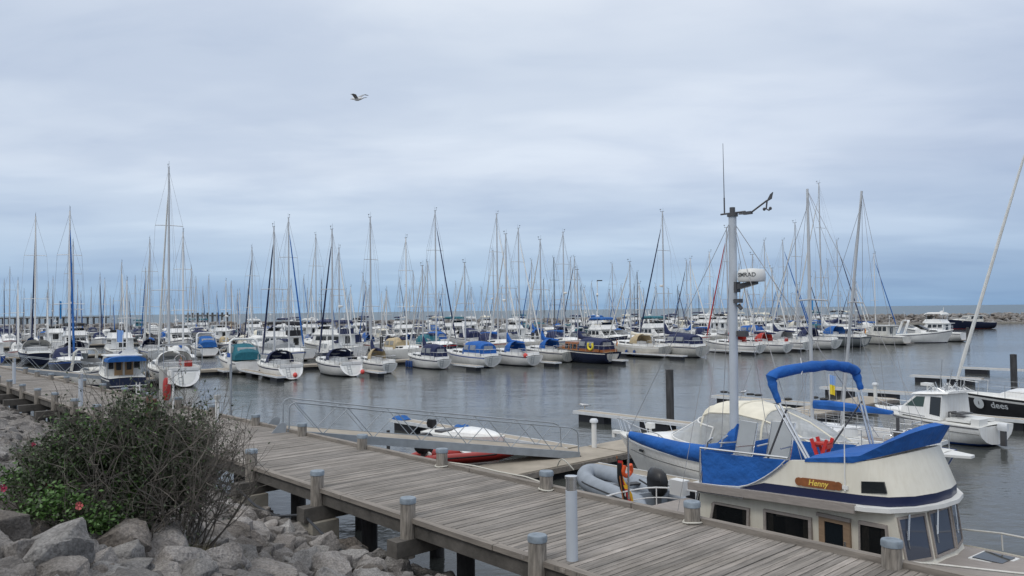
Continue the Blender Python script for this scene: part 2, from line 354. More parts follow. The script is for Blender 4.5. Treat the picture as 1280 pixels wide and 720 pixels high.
def ground():
    g = MB(); ss = [-160 + 5 * i for i in range(50)]; ts = [-80, -40, -20, -10, -5, -2] + [-1 + .6 * i for i in range(24)] + [16, 24, 45, 90]
    rg = random.Random(3); vs = []
    for s in ss:
        for t in ts: vs.append(W(s, t, gz(t) - .12 + rg.uniform(-.05, .05)))
    n = len(ts); g.add(vs, [(i * n + j, i * n + j + 1, (i + 1) * n + j + 1, (i + 1) * n + j) for i in range(len(ss) - 1) for j in range(n - 1)])
    g.build('ground', 'soil')['kind'] = 'structure'
ground()

# ------------------------------------------------------------------ boulders
def rock_mesh(seed, squash=.7, long=1.25):
    rg = random.Random(seed); bm = bmesh.new()
    for k in range(rg.randint(13, 20)):
        v = Vector((rg.gauss(0, 1), rg.gauss(0, 1), rg.gauss(0, 1))).normalized() * rg.uniform(.82, 1.05)
        # push towards a block so that flat broken faces appear
        v = Vector(tuple(math.copysign(abs(c) ** .72, c) for c in v)) * .86
        bm.verts.new((v.x * long * .5, v.y * .5, v.z * .5 * squash))
    r = bmesh.ops.convex_hull(bm, input=bm.verts)
    bmesh.ops.delete(bm, geom=[e for e in r['geom_interior'] if isinstance(e, bmesh.types.BMVert)], context='VERTS')
    bmesh.ops.dissolve_limit(bm, angle_limit=R(14), verts=bm.verts, edges=bm.edges)
    bmesh.ops.bevel(bm, geom=list(bm.edges), offset=.013, segments=1, affect='EDGES', profile=.6)
    bmesh.ops.triangulate(bm, faces=bm.faces)
    for f in range(1): bmesh.ops.subdivide_edges(bm, edges=[e for e in bm.edges if e.calc_length() > .10], cuts=3, use_grid_fill=True)
    from mathutils import noise
    for v in bm.verts:
        q = v.co * 3.2 + Vector((seed * 7.3, 0, 0)); v.co += v.co.normalized() * (noise.noise(q) * .05 + noise.noise(q * 2.7) * .028 + noise.noise(q * 6.1) * .014)
    bmesh.ops.recalc_face_normals(bm, faces=bm.faces)
    me = bpy.data.meshes.new('boulder'); bm.to_mesh(me); bm.free(); me.shade_smooth(); me.set_sharp_from_angle(angle=R(22)); return me
def rock_low(seed, squash=.75):
    rg = random.Random(seed); bm = bmesh.new()
    for k in range(14):
        v = Vector((rg.gauss(0, 1), rg.gauss(0, 1), rg.gauss(0, 1))).normalized()
        bm.verts.new((v.x * .6, v.y * .5, v.z * .5 * squash))
    r = bmesh.ops.convex_hull(bm, input=bm.verts); bmesh.ops.triangulate(bm, faces=bm.faces)
    bmesh.ops.delete(bm, geom=[e for e in r['geom_interior'] if isinstance(e, bmesh.types.BMVert)], context='VERTS'); bm.verts.index_update()
    out = ([v.co.copy() for v in bm.verts], [tuple(v.index for v in f.verts) for f in bm.faces]); bm.free(); return out
RK = {}
for m in ('granite', 'granite_grey', 'granite_brown', 'rock_wet'):
    RK[m] = [rock_mesh(sum(map(ord, m)) + k * 13, squash=[.7, .85, .6, .75, .55, .8, .68, .72][k]) for k in range(8)]
    for me in RK[m]: me.materials.append(M[m])
def add_rock(P, size, m, k, rot, label, group, sz=1., sy=1.):
    o = bpy.data.objects.new('boulder', RK[m][k % 8]); COL.objects.link(o); o.location = P; o.scale = (size, size * sy, size * sz); o.rotation_euler = rot
    return tag(o, label, 'boulder', group)
def boulders():
    rg = random.Random(21)
    def big(px, py, w, h, m, k, rot, label, sy=.9):
        P = onground(px, py); add_rock(P + Vector((0, 0, h * .18)), w, m, k, rot, label, 'boulders on the bank', h / w / .7, sy)
    big(55, 716, .80, .74, 'granite_grey', 1, (.25, -.12, .5), 'big pale grey angular boulder with a peaked top, in front of the green rose bush')
    big(-18, 680, .9, .6, 'granite_brown', 3, (.1, .2, 1.2), 'large brown boulder cut by the picture edge beside the peaked grey boulder')
    big(152, 696, .66, .66, 'granite_brown', 5, (.3, .35, .3), 'mossy brown triangular boulder under the bare rose bush')
    big(208, 700, .74, .66, 'granite', 0, (.2, -.3, 2.2), 'broad pinkish boulder under the right end of the bare rose bush')
    big(118, 690, .55, .4, 'granite_grey', 2, (0, .1, .8), 'flat grey boulder half hidden behind the peaked grey boulder')
    big(150, 722, .62, .32, 'granite_grey', 4, (.1, 0, .2), 'low flat pale boulder in front of the mossy triangular boulder')
    big(245, 724, .95, .3, 'granite', 6, (0, .05, .45), 'long flat slab of pale stone at the foot of the bare bush')
    big(338, 722, .9, .36, 'granite', 4, (.05, .1, .1), 'long pale slab at the bottom edge right of the bare bush')
    cand = []; t = .3
    while t < 9.4:
        s = -62.0 + rg.random() * .4
        while s < -1.5:
            P = W(s + rg.uniform(-.12, .12), t + rg.uniform(-.16, .16), 0); P.z = gz(P.dot(NV))
            x, y = proj(P + Vector((0, 0, .15))) if (P - EYE).dot(FW) > 1 else (9999, 0)
            size = rg.choice([.26, .32, .37, .42, .5, .62]) * (1.12 if t > 3 else 1.)
            dist = (P - EYE).length
            if -40 < x < 640 and y < 775 and not (math.hypot(P.x - BUSH.x, P.y - BUSH.y) < .75):
                cand.append((size / dist, P, size, x, y, t))
            s += size * rg.uniform(.62, .85)
        t += rg.uniform(.24, .32)
    cand.sort(key=lambda c: -c[0])
    rest = MB(); lows = [rock_low(k) for k in range(10)]; lowwet = MB(); cnt = 0
    # rocks that the bush, the walk or nearer rocks hide need not be individuals
    for q, P, size, x, y, t in cand:
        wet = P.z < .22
        hid = (60 < x < 270 and 545 < y < 665) or t > 8.9 and x < 380
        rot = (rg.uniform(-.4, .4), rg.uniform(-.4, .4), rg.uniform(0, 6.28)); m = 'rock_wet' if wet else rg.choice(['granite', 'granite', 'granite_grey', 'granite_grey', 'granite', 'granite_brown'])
        if cnt < 280 and not hid:
            cnt += 1
            if wet: lb = 'dark wet boulder at the waterline under the boardwalk'
            elif x > 440: lb = 'grey granite boulder of the bank below the boardwalk beside the black cable'
            elif x > 300 and y > 655: lb = 'pale granite boulder on the bank between bare bush and black cable'
            elif x > 290: lb = 'granite boulder next to the concrete footings right of the bare bush'
            elif y < 560: lb = 'small granite boulder on the bank above the bush beside the boardwalk'
            elif y < 640: lb = 'weathered boulder on the bank left of the rose bushes'
            else: lb = 'rough granite boulder among the stones in front of the bare bush'
            add_rock(P + Vector((0, 0, size * .1)), size, m, rg.randrange(8), rot, lb, 'boulders on the bank', rg.uniform(.85, 1.15), rg.uniform(.75, 1.05))
        else:
            vs, fs = lows[rg.randrange(10)]; mm = Matrix.Translation(P + Vector((0, 0, size * .05))) @ Matrix.Rotation(rot[2], 4, 'Z') @ Matrix.Rotation(rot[0], 4, 'X')
            (lowwet if wet else rest).add([mm @ (v * size) for v in vs], fs)
    for mb, mm in ((rest, 'granite'), (lowwet, 'rock_wet')):
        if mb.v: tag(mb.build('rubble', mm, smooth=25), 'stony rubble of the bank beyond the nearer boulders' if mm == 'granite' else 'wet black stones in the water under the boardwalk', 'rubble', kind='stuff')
BUSH = onground(178, 684)
boulders()

# ------------------------------------------------------------------ breakwater, pier, far sea
def breakwater():
    rg = random.Random(5); root = thing('breakwater', (0, 226, 0), 0, 'long low breakwater of brown boulders between marina and open sea', 'breakwater')
    core = MB(); secs = []
    for k in range(61):
        x = -260 + k * 9.2; h = 2.0 + rg.uniform(-.15, .15)
        secs.append([(x, -9, -1), (x, -3.5, h * .8), (x, -1.5, h), (x, 3, h), (x, 9, -1)])
    core.loft(secs, closed=True).build('core', 'granite_brown', root)
    mb = MB(); lows = [rock_low(40 + k) for k in range(12)]
    for k in range(2600):
        x = rg.uniform(-190, 230); q = rg.random() ** 1.2; y = -8.6 + q * 10.5; z = min(2.1, max(-.1, -.9 + (y + 9) * .52)) + .05
        sz = rg.uniform(1.0, 2.1); vs, fs = lows[rg.randrange(12)]
        mm = Matrix.Translation((x, y, z)) @ Matrix.Rotation(rg.uniform(0, 6.28), 4, 'Z') @ Matrix.Rotation(rg.uniform(-.5, .5), 4, 'X')
        mb.add([mm @ (v * sz) for v in vs], fs, rg.choice([0, 0, 1, 2]))
    tag(mb.build('rubble', ['granite', 'granite_brown', 'granite_grey'], root, smooth=25), kind='stuff')
    # low quay at its foot, towards the right
    k = MB().box((120, -9.6, .05), (170, 1.6, .5)); k.build('quay_edge', 'concrete', root)
breakwater()
def pier(x0, x1, Y, ztop, label, n, head=False):
    a = atY(x0, horizon(x0), Y).x; b = atY(x1, horizon(x1), Y).x
    root = thing('pier', ((a + b) / 2, Y, 0), 0, label, 'pier'); h = (b - a) / 2
    MB().box((0, 0, ztop - .25), (2 * h, 1.2, .5)).build('walkway', 'beam_wood', root)
    for k in range(n):
        x = -h + 2 * h * (k + .5) / n
        MB().tube([(x, 0, -2), (x, 0, ztop + (0.9 if head else .1))], .42, 8).build('pile', 'pile_dark', root)
pier(-30, 136, 320, 4.4, 'dark timber pier on piles in the sea beyond the breakwater', 22)
pier(232, 287, 300, 4.6, 'short pier head of tall dark piles rising from the sea', 9, True)

# ------------------------------------------------------------------ boardwalk
S0, S1 = -78.0, 4.0
def tn(s): return lerp(7.75, 7.2, min(1, max(0, (s + 45) / 38.)))
TF = 10.12; ZD = 1.8
def boardwalk():
    rg = random.Random(9); root = thing('boardwalk', W(-30, 8.7, 0), RZ_D, 'weathered grey plank boardwalk on timber piles along the rocky bank', 'boardwalk')
    def l(s, t, z): return (s + 30, t - 8.7, z)     # local axes: x along s, y along t
    mb = MB(); s = S0
    while s < S1:
        w = .092; dz = rg.uniform(-.004, .004); sk = rg.uniform(-.02, .02); a = tn(s) - .02 + sk
        mb.add([l(s, a, ZD + dz - .045), l(s + w, a, ZD + dz - .045), l(s + w, TF, ZD + dz - .045), l(s, TF, ZD + dz - .045), l(s, a, ZD + dz), l(s + w, a, ZD + dz), l(s + w, TF, ZD + dz), l(s, TF, ZD + dz)],
               [(0, 3, 2, 1), (4, 5, 6, 7), (0, 1, 5, 4), (1, 2, 6, 5), (2, 3, 7, 6), (3, 0, 4, 7)], rg.choice([0, 0, 1, 1, 2, 3]))
        s += w + .013
    mb.build('plank_deck', ['plank0', 'plank1', 'plank2', 'plank3'], root, smooth=0)
    k = MB(); ss = [S0 + i * 4.1 for i in range(21)]
    for a, b in zip(ss, ss[1:]):
        k.prism([l(a + .01, TF + .01, ZD - .05), l(a + .01, TF + .13, ZD - .05), l(a + .01, TF + .13, ZD + .075), l(a + .01, TF + .01, ZD + .075)], (b - a - .02, 0, 0))
    k.build('kerb', 'kerb_wood', root, smooth=0)
    k = MB()
    for a, b in zip(ss, ss[1:]):
        k.add([l(a, tn(a) - .04, ZD - .06), l(a, tn(a) + .09, ZD - .06), l(a, tn(a) + .09, ZD + .014), l(a, tn(a) - .04, ZD + .014), l(b - .02, tn(b) - .04, ZD - .06), l(b - .02, tn(b) + .09, ZD - .06), l(b - .02, tn(b) + .09, ZD + .014), l(b - .02, tn(b) - .04, ZD + .014)],
              [(0, 1, 2, 3), (7, 6, 5, 4), (0, 4, 5, 1), (1, 5, 6, 2), (2, 6, 7, 3), (3, 7, 4, 0)])
    k.build('kerb', 'kerb_wood', root, smooth=0)
    for dt in (0, 1.2, 2.4):
        k = MB(); k.loft([[l(s, tn(s) + .02 + dt, ZD - .29), l(s, tn(s) + .16 + dt, ZD - .29), l(s, tn(s) + .16 + dt, ZD - .065), l(s, tn(s) + .02 + dt, ZD - .065)] for s in (S0, -45, -7, S1)]); k.build('stringer', 'beam_wood', root, smooth=0)
    sp = [-7.43 + 2.92 * k for k in range(4)] + [-10.35, -13.26, -16.13, -19.1, -22.0, -24.9] + [-27.8 - 2.85 * k for k in range(16)]
    for s in sp:
        MB().box(l(s, 8.57, ZD - .425), (.27, 3.3, .25)).build('crossbeam', 'beam_wood', root, smooth=0)
        for t in (8.35, 9.95): MB().tube([l(s + .02, t, -3), l(s + .02, t, ZD - .56)], .15, 10).build('pile', 'pile_dark', root)
    return sp
POSTS = boardwalk()
def mooring_post(s, t, label, group, top=2.15, bot=1.2, roped=False):
    o = thing('mooring_post', W(s, t, bot), U(0, 6), label, 'post', group); h = top - bot + U(-.035, .035); o.rotation_euler = (U(-.02, .02), U(-.02, .02), U(0, 6))
    MB().lathe([(.118, 0), (.12, h * .3), (.118, h - .075)], n=14).build('shaft', 'post_wood', o)
    MB().lathe([(.122, h - .085), (.128, h - .08), (.128, h - .012), (.118, h), (.02, h + .004)], n=16).build('cap', 'post_cap', o)
    if roped:
        MB().tube([(.135 * math.cos(a), .135 * math.sin(a), .625 + .008 * math.sin(2 * a)) for a in [i * .45 for i in range(15)]], .016, 5).build('rope', 'rope', o)
    return o
ordn = ['first', 'second', 'third', 'fourth', 'fifth', 'sixth', 'seventh', 'eighth', 'ninth', 'tenth', 'eleventh', 'twelfth', 'thirteenth', 'fourteenth', 'fifteenth', 'sixteenth', 'seventeenth']
vis = [s for s in sorted(POSTS, reverse=True) if s < -6.9]
for k, s in enumerate(vis[:15]):
    mooring_post(s, tn(s) - .04, 'grey capped timber post on bank side of the boardwalk, %s from the near end' % ordn[k], 'capped posts along the boardwalk')
fs = [-4.19, -7.07, -10.18, -13.21, -16.28, -19.16, -21.93, -24.97] + [-27.9 - 2.9 * k for k in range(9)]
fl = {0: 'capped timber post in front of the cream trawler windshield', 1: 'capped timber post beside the cream trawler aft cabin with rope round its foot', 2: 'capped timber post with pale rope round its foot near the grey inflatable', 3: 'capped timber post in front of the red inflatable under the gangway', 4: 'capped timber post in front of the gangway middle left', 5: 'capped timber post at the near hinge of the gangway', 6: 'capped timber post beside the tall thin sign pole', 7: 'capped timber post beside the small white service post'}
for k, s in enumerate(fs):
    mooring_post(s, TF - .06, fl.get(k, 'capped timber post on water side of the boardwalk, %s beyond the service post' % ordn[max(0, k - 8)]), 'capped posts along the boardwalk', roped=k in (1, 2, 3))
for k, (s, lb) in enumerate([(-13.26, 'concrete footing block under the boardwalk beside the black cable'), (-16.13, 'concrete footing block partly hidden by the bare bush')]):
    o = MB().box((0, 0, 0), (.5, .55, .62)).build('footing_block', 'concrete', smooth=0, loc=W(s, 7.28, .93)); o.rotation_euler = (0, 0, RZ_D + .05); tag(o, lb, 'block')
pts = [(250, 575), (288, 590), (305, 600), (330, 615), (352, 620), (375, 618), (398, 619)]
cb = [W(-19.5, 7.1, 1.5), W(-17.4, 7.05, 1.36), W(-16.2, 7.0, 1.42), W(-15.2, 6.95, 1.22), W(-14.3, 6.95, 1.16), W(-13.3, 7.0, 1.36), W(-12.4, 6.9, 1.2), W(-11.4, 6.8, 1.05), W(-10.4, 6.8, 1.12), W(-9.3, 6.75, 1.05), W(-8.2, 6.7, .98), W(-7., 6.7, .9)]
tag(MB().tube(cb, .024, 6).build('cable', 'cable_black'), 'black cable sagging along the bank edge of the boardwalk', 'cable')
ln = [W(-13.25, 10.2, 1.88)] + [W(-13.2 + 3.0 * q, 10.3, 1.93 - .05 * math.sin(math.pi * q)) for q in (.25, .5, .75)] + [W(-10.25, 10.22, 1.86)] + [W(-10.1 + 2.9 * q, 10.32, 1.75 - .22 * math.sin(math.pi * q)) for q in (.1, .3, .5, .7, .9)] + [W(-7.05, 10.25, 1.84)]
tag(MB().tube(ln, .017, 5).build('mooring_line', 'rope'), 'pale rope running post to post along the boardwalk kerb', 'rope')
def bollard_light(s, t, label, h=1.08, r=.075):
    o = thing('bollard_light', W(s, t, ZD), RZ_D, label, 'bollard light', 'bollard lights on the boardwalk')
    MB().lathe([(r, 0), (r, h - .19)], n=20).build('column', 'light_post', o)
    MB().lathe([(r * .93, h - .19), (r * .93, h - .04)], n=20).build('light_head', 'steel', o)
    MB().lathe([(r * 1.08, h - .04), (r * 1.08, h - .008), (r * .3, h)], n=20).build('cap', 'steel', o)
bollard_light(-7.12, 7.5, 'round grey bollard light with a steel head, at the near end of the boardwalk')
bollard_light(-31.2, 7.85, 'pale bollard light beside the bank edge, above the left end of the bush', 1.15)
bollard_light(-44., 8.2, 'far bollard light beside the walk at the left edge of the photo', 1.2)

# small things on the walk
def service_post(s, t):
    o = thing('service_post', W(s, t, ZD), RZ_D, 'slim white service post with a dark box on top, on the boardwalk behind the bush', 'post')
    MB().box((0, 0, .34), (.09, .09, .68)).build('column', 'white_plastic', o); MB().box((0, 0, .74), (.16, .14, .12)).build('box', 'panel_grey', o)
service_post(-23.4, 9.55)
def lifebuoy():
    o = thing('lifebuoy_stand', W(-28.2, 9.75, ZD), RZ_D, 'lifebuoy stand with tall grey panel, red buoy case and white notice', 'lifebuoy stand')
    MB().box((-.32, 0, .66), (.44, .12, 1.32)).build('panel', 'panel_grey', o)
    mb = MB(); mb.lathe([(.05, -.1), (.28, -.1), (.34, -.06), (.34, .06), (.28, .1), (.05, .1)], n=24)
    b = mb.build('buoy_case', 'buoy_red', o); b.rotation_euler = (R(90), 0, 0); b.location = (.10, -.02, .66); b.scale = (.62, 1, .62 * 0 + 1); b.scale = (.42, 1.15, 1)
    MB().tube([(.42, .08, 0), (.42, .08, 1.25)], .035, 8).build('pole', 'white_plastic', o)
    n = MB().box((.44, -.02, 1.08), (.34, .05, .46)).build('notice', 'white_plastic', o)
    MB().box((.44, -.051, 1.12), (.22, .006, .012)).box((.44, -.051, 1.06), (.22, .006, .012)).box((.42, -.051, 1.0), (.16, .006, .012)).build('lettering', 'lettering_dark', n)
lifebuoy()
for k, (s, t, h) in enumerate([(-25.6, 8.35, .72), (-25.25, 8.35, .66)]):
    tag(MB().box((0, 0, h / 2), (.16, .14, h)).build('timber_stump', 'brown_post', smooth=0, loc=W(s, t, ZD)), ['taller red brown timber stump on the walk behind the bush', 'shorter red brown timber stump beside the taller one'][k], 'stump')
def signpole():
    o = thing('sign_pole', W(-24.55, 10.45, .6), RZ_D, 'tall thin grey sign pole standing beside the boardwalk with a small blue sign on top', 'sign')
    MB().tube([(0, 0, 0), (0, 0, 3.15)], .04, 8).build('pole', 'galvanised', o)
    MB().box((0, -.05, 2.98), (.24, .02, .32)).build('sign', 'white_plastic', o); MB().box((0, -.063, 3.1), (.24, .006, .13)).build('sign_header', 'sign_blue', o)
signpole()
def ladder():
    o = thing('ladder', W(-33.2, 10.4, 1.2), RZ_D, 'white metal ladder standing up at the water edge behind the dark motor boat', 'ladder'); mb = MB()
    for x in (-.2, .2): mb.tube([(x, 0, 0), (x, 0, 1.15)], .025, 6)
    mb.build('rails', 'white_plastic', o); mb = MB()
    for k in range(7): mb.tube([(-.2, 0, .1 + .15 * k), (.2, 0, .1 + .15 * k)], .016, 5)
    mb.build('rungs', 'white_plastic', o)
ladder()

# ------------------------------------------------------------------ gangways
def gangway(ds, label, L=8.35, w=1.15):
    # x runs from the boardwalk down to the pontoon
    a, b = W(-20.65 + ds, 10.3, 0), W(-17.75 + ds, 18.7, 0); rz = math.atan2(b.y - a.y, b.x - a.x); L = (b - a).length
    o = thing('gangway', (a.x, a.y, 0), rz, label, 'gangway', 'gangways from the boardwalk'); z0, z1 = 1.82, .52
    zz = lambda x: lerp(z0, z1, x / L)
    MB().prism([(0, -w / 2, z0 - .03), (L, -w / 2, z1 - .03), (L, -w / 2, z1 + .01), (0, -w / 2, z0 + .01)], (0, w, 0)).build('walkway', 'pontoon_deck', o, smooth=0)
    for y in (-w / 2 - .03, w / 2 + .03):
        MB().prism([(0, y - .025, z0 - .2), (L, y - .025, z1 - .2), (L, y - .025, z1 + .03), (0, y - .025, z0 + .03)], (0, .05, 0)).build('side_beam', 'galvanised', o, smooth=0)
        mb = MB(); h = .76
        mb.tube([(.05, y, z0), (.05, y, z0 + h - .14), (.10, y, z0 + h - .05), (.22, y, z0 + h)] + [(x, y, zz(x) + h) for x in (L * .3, L * .6, L - .3)] + [(L - .12, y, z1 + h - .05), (L - .06, y, z1 + h - .14), (L - .03, y, z1 - .1)], .021, 8)
        n = 6
        for k in range(n):
            x0 = .25 + (L - .5) * k / n; x1 = .25 + (L - .5) * (k + 1) / n; xm = (x0 + x1) / 2
            mb.tube([(x0, y, zz(x0) + h), (xm, y, zz(xm))], .013, 6); mb.tube([(xm, y, zz(xm)), (x1, y, zz(x1) + h)], .013, 6)
        mb.build('railing', 'galvanised', o)
    for y in (-w / 2 - .1, w / 2 + .1):
        MB().prism([(-.42, y - .015, 1.8), (-.05, y - .015, 1.8), (-.02, y - .015, 2.02), (-.12, y - .015, 2.08), (-.24, y - .015, 2.02)], (0, .03, 0)).build('hinge_plate', 'galvanised', o, smooth=0)
    mb = MB()
    for y in (-w / 2, w / 2): mb.tube([(L - .02, y - .05, z1 - .14), (L - .02, y + .05, z1 - .14)], .07, 10)
    mb.build('roller', 'black_rubber', o)
gangway(0, 'grey truss gangway sloping from boardwalk to the near floating pontoon')
gangway(-39.5, 'far grey truss gangway at the left edge behind the boardwalk')

# ------------------------------------------------------------------ near pontoon with fingers
def main_pontoon():
    o = thing('pontoon', W(-17.5, 13.2, 0), RZ_D, 'wide beige floating pontoon at the foot of the near gangway', 'pontoon'); w = 1.75; L = 28
    for a in range(4):
        y0 = a * 7.0; MB().box((0, y0 + 3.45, .29), (w, 6.9, .22)).build('deck', 'pontoon_deck', o, smooth=0)
        MB().box((0, y0 + 3.45, .02), (w - .2, 6.7, .34)).build('float', 'float_black', o, smooth=0)
    for x in (-w / 2 - .03, w / 2 + .03): MB().box((x, L / 2, .28), (.05, L, .16)).build('fender_rail', 'kerb_wood', o, smooth=0)
main_pontoon()
def finger(P, rz, L, label, w=.55, nf=2, group='finger pontoons'):
    o = thing('finger_pontoon', P, rz, label, 'finger pontoon', group)      # x from tip to root
    MB().box((L / 2, 0, .40), (L, w, .07)).build('deck', 'pontoon_deck', o, smooth=0)
    mb = MB(); mb.box((L / 2, -w / 2 - .02, .38), (L, .04, .13)).box((L / 2, w / 2 + .02, .38), (L, .04, .13)).box((-.02, 0, .38), (.04, w + .08, .13)); mb.build('edge_beam', 'pontoon_edge', o, smooth=0)
    for k in range(nf):
        x = .25 + (L - 1.0) * k / max(1, nf - .35); MB().box((x + .75, 0, .10), (1.5, w - .06, .46)).build('float', 'float_black', o, smooth=0)
    return o
finger(W(-11.0, 17.75, 0), RZ_B, 5.0, 'finger pontoon between the grey inflatable and the white cruiser', nf=3)
finger(W(-24.9, 26.75, 0), RZ_D, 6.7, 'finger pontoon with a gull on its tip, in front of the dark pile')
finger(W(-23.9, 36.2, 0), RZ_D, 6.0, 'finger pontoon behind the white cruiser canvas with black rings on it')
finger(W(-21.9, 44.0, 0), RZ_D, 5.0, 'finger pontoon seen through the blue bimini hoop')
finger(W(-21.3, 55.2, 0), RZ_D, 4.2, 'finger pontoon with white ends left of the leaning mast')
finger(W(-21.3, 64.4, 0), RZ_D, 8.5, 'farthest short finger pontoon by the right hand dark pile')
finger(W(-10.2, 28.9, 0), RZ_B, 5.0, 'finger pontoon behind the blue sailing yacht')
finger(W(-9.6, 36.5, 0), RZ_B, 5.0, 'finger pontoon between fishing boat and charcoal yacht')
for (x, y, z, s, lb) in [(838, 530, 2.35, .17, 'thick dark steel pile in front of the white cruiser'), (1268, 492, 2.2, .17, 'thick dark pile at the right edge of the photo'), (1210, 428, 2.0, .2, 'dark blue pile beside the white flybridge cruiser'), (477, 447, 2.3, .2, 'dark pile beside the small yacht with navy sail cover'), (548, 432, 2.2, .2, 'navy capped pile behind the yacht with navy tent'), (672, 436, 2.2, .2, 'dark pile among the blue covered yachts'), (666, 433, 1.9, .2, 'second dark pile just left of the pile among blue covered yachts'), (52, 441, 2.2, .2, 'dark pile above the black hulled yachts'), (283, 425, 2.0, .2, 'dark pile left of the pale trawlers'), (276, 424, 2.0, .2, 'dark pile at the end of a far pontoon'), (603, 445, 1.7, .2, 'short dark pile by the yacht with blue tent')]:
    P = onz(x, y, 0); tag(MB().lathe([(s, -2), (s, z), (s * .4, z + .02)], n=14).build('mooring_pile', 'pile_dark', loc=P), lb, 'pile', 'mooring piles')
def pedestal(s, t, label, h=.95):
    o = thing('power_pedestal', W(s, t, .4), RZ_D, label, 'power pedestal', 'power pedestals on the pontoon')
    MB().lathe([(.085, 0), (.085, h - .12)], n=14).build('column', 'white_plastic', o); MB().lathe([(.14, h - .12), (.14, h - .05), (.10, h)], n=14).build('head', 'pontoon_edge', o)
pedestal(-18.0, 20.1, 'white power pedestal at the foot of the gangway')
pedestal(-16.6, 38.6, 'white power pedestal seen under the blue bimini')
# ------------------------------------------------------------------ boats
class Hull:
    def __init__(s, L, B, fs, fb, rb=.06, rs=.03, st=.74, full=2.3, keel=.35, flare=.5, se=1.7, lift=1.):
        s.se, s.lift = se, lift; s.L, s.B, s.fs, s.fb, s.rb, s.rs, s.st, s.full, s.keel, s.flare = L, B, fs, fb, rb, rs, st, full, keel, flare
    def t(s, x): return min(1, max(0, x / s.L + .5))
    def hb(s, x):
        t = s.t(x)
        if t < .42: return s.B / 2 * (s.st + (1 - s.st) * math.sin(math.pi / 2 * t / .42))
        return s.B / 2 * max(.012, 1 - ((t - .42) / .58) ** s.full)
    def sheer(s, x): return s.fs + (s.fb - s.fs) * s.t(x) ** s.se
    def sec(s, q, t):
        rd = (1 - (1 - q) ** 2.3) ** .5; vv = (1 - s.flare * (1 - q) ** 1.4) * (1 - .35 * (1 - q)) * min(1, q * 6 + .15)
        return lerp(rd, vv, min(1, max(0, (t - .35) / .5)))
    def build(s, o, hull, boot, stripe, deck, n=14, name='hull', stripe_w=.07, foul='antifoul'):
        xs = [-s.L / 2 + s.L * (i / (n - 1)) for i in range(n)]; secs = []
        for i, x in enumerate(xs):
            h = s.sheer(x); b = s.hb(x); t = s.t(x); zm = -s.keel + (s.keel + .07) * s.lift * max(0, (.26 - t) / .26) ** 1.3; q0 = [zm, max(.03, zm + .02), max(.10, zm + .05), max(h * .26, zm + .09), h * .5, h - .12 - stripe_w, h - .10, h]; row = []
            for z in q0:
                q = max(0, (z - zm) / (h - zm)); wd = b * s.sec(q, t)
                xx = x + s.rb * s.L * (q - 1) * max(0, (t - .6) / .4) ** 1.5 + s.rs * s.L * (q - .35) * max(0, (.12 - t) / .12)
                row.append((xx, wd, z))
            secs.append(row)
        mb = MB(); k = 8; ms = [3, 1, 0, 0, 0, 2, 0]
        for sg in (1, -1):
            vs = [(p[0], p[1] * sg, p[2]) for r in secs for p in r]; fs = []; mi = []
            for i in range(n - 1):
                for j in range(k - 1): fs.append((i * k + j, i * k + j + 1, (i + 1) * k + j + 1, (i + 1) * k + j)); mi.append(ms[j])
            mb.add(vs, fs, mi)
        r = secs[0]; mb.add([(p[0], p[1], p[2]) for p in r] + [(p[0], -p[1], p[2]) for p in r[::-1]], [tuple(range(16))], 0)
        # merge the seam at stem and transom
        o2 = mb.build(name, [hull, boot, stripe, foul], o, smooth=50)
        dk = MB(); vs = []; fs = []
        for r in secs:
            x, y, z = r[-1]; y *= .985; vs += [(x, y, z - .015), (x, y * .5, z + .03), (x, 0, z + .045), (x, -y * .5, z + .03), (x, -y, z - .015)]
        for i in range(n - 1):
            for j in range(4): fs.append((i * 5 + j, i * 5 + j + 1, i * 5 + 6 + j, i * 5 + 5 + j))
        dk.add(vs, fs); dk.build('deck', deck, o, smooth=50)
        s.secs = secs
        return o2
def house(mb, prof, w0, w1, zlo, zhi, mi=0, yf=None):
    """closed cabin: side profile in (x, z), half width falling from w0 at zlo to w1 at zhi; yf(x) narrows it"""
    hw = lambda x, z: lerp(w0, w1, (z - zlo) / max(.01, zhi - zlo)) * (yf(x) if yf else 1)
    n = len(prof); vs = [(x, -hw(x, z), z) for x, z in prof] + [(x, hw(x, z), z) for x, z in prof]
    mb.add(vs, [tuple(range(n))[::-1], tuple(range(n, 2 * n))] + [(j, (j + 1) % n, n + (j + 1) % n, n + j) for j in range(n)], mi); return hw
def build_panes(hw, quads, mname, parent, th=.02, off=.006):
    for q in quads:
        for sg in (-1, 1): MB().prism([(x, sg * (hw(x, z) + off), z) for x, z in q], (0, -sg * th, 0)).build('window', mname, parent, smooth=0)
def side_panes(hw, quads, th=.02, off=.006):
    """window panes let into both cabin sides; quads are (x, z) outlines"""
    mb = MB()
    for q in quads:
        for sg in (-1, 1):
            mb.prism([(x, sg * (hw(x, z) + off), z) for x, z in q], (0, -sg * th, 0))
    return mb
def rect(x0, x1, z0, z1, sl=0., sr=0.): return [(x0, z0), (x1, z0), (x1 + sr, z1), (x0 + sl, z1)]
def arc_pts(w, h, z0, n=9, p=2.4):
    out = []
    for i in range(n):
        a = math.pi * i / (n - 1); c, s_ = math.cos(a), math.sin(a)
        out.append((w * math.copysign(abs(c) ** (2 / p), c), z0 + h * abs(s_) ** (2 / p)))
    return out
def rail_path(H, x0, x1, h, n, inset=.06, close=False):
    pts = []
    for i in range(n):
        x = lerp(x0, x1, i / (n - 1)); pts.append((x, max(.05, H.hb(x) - inset), H.sheer(x) + h))
    return pts
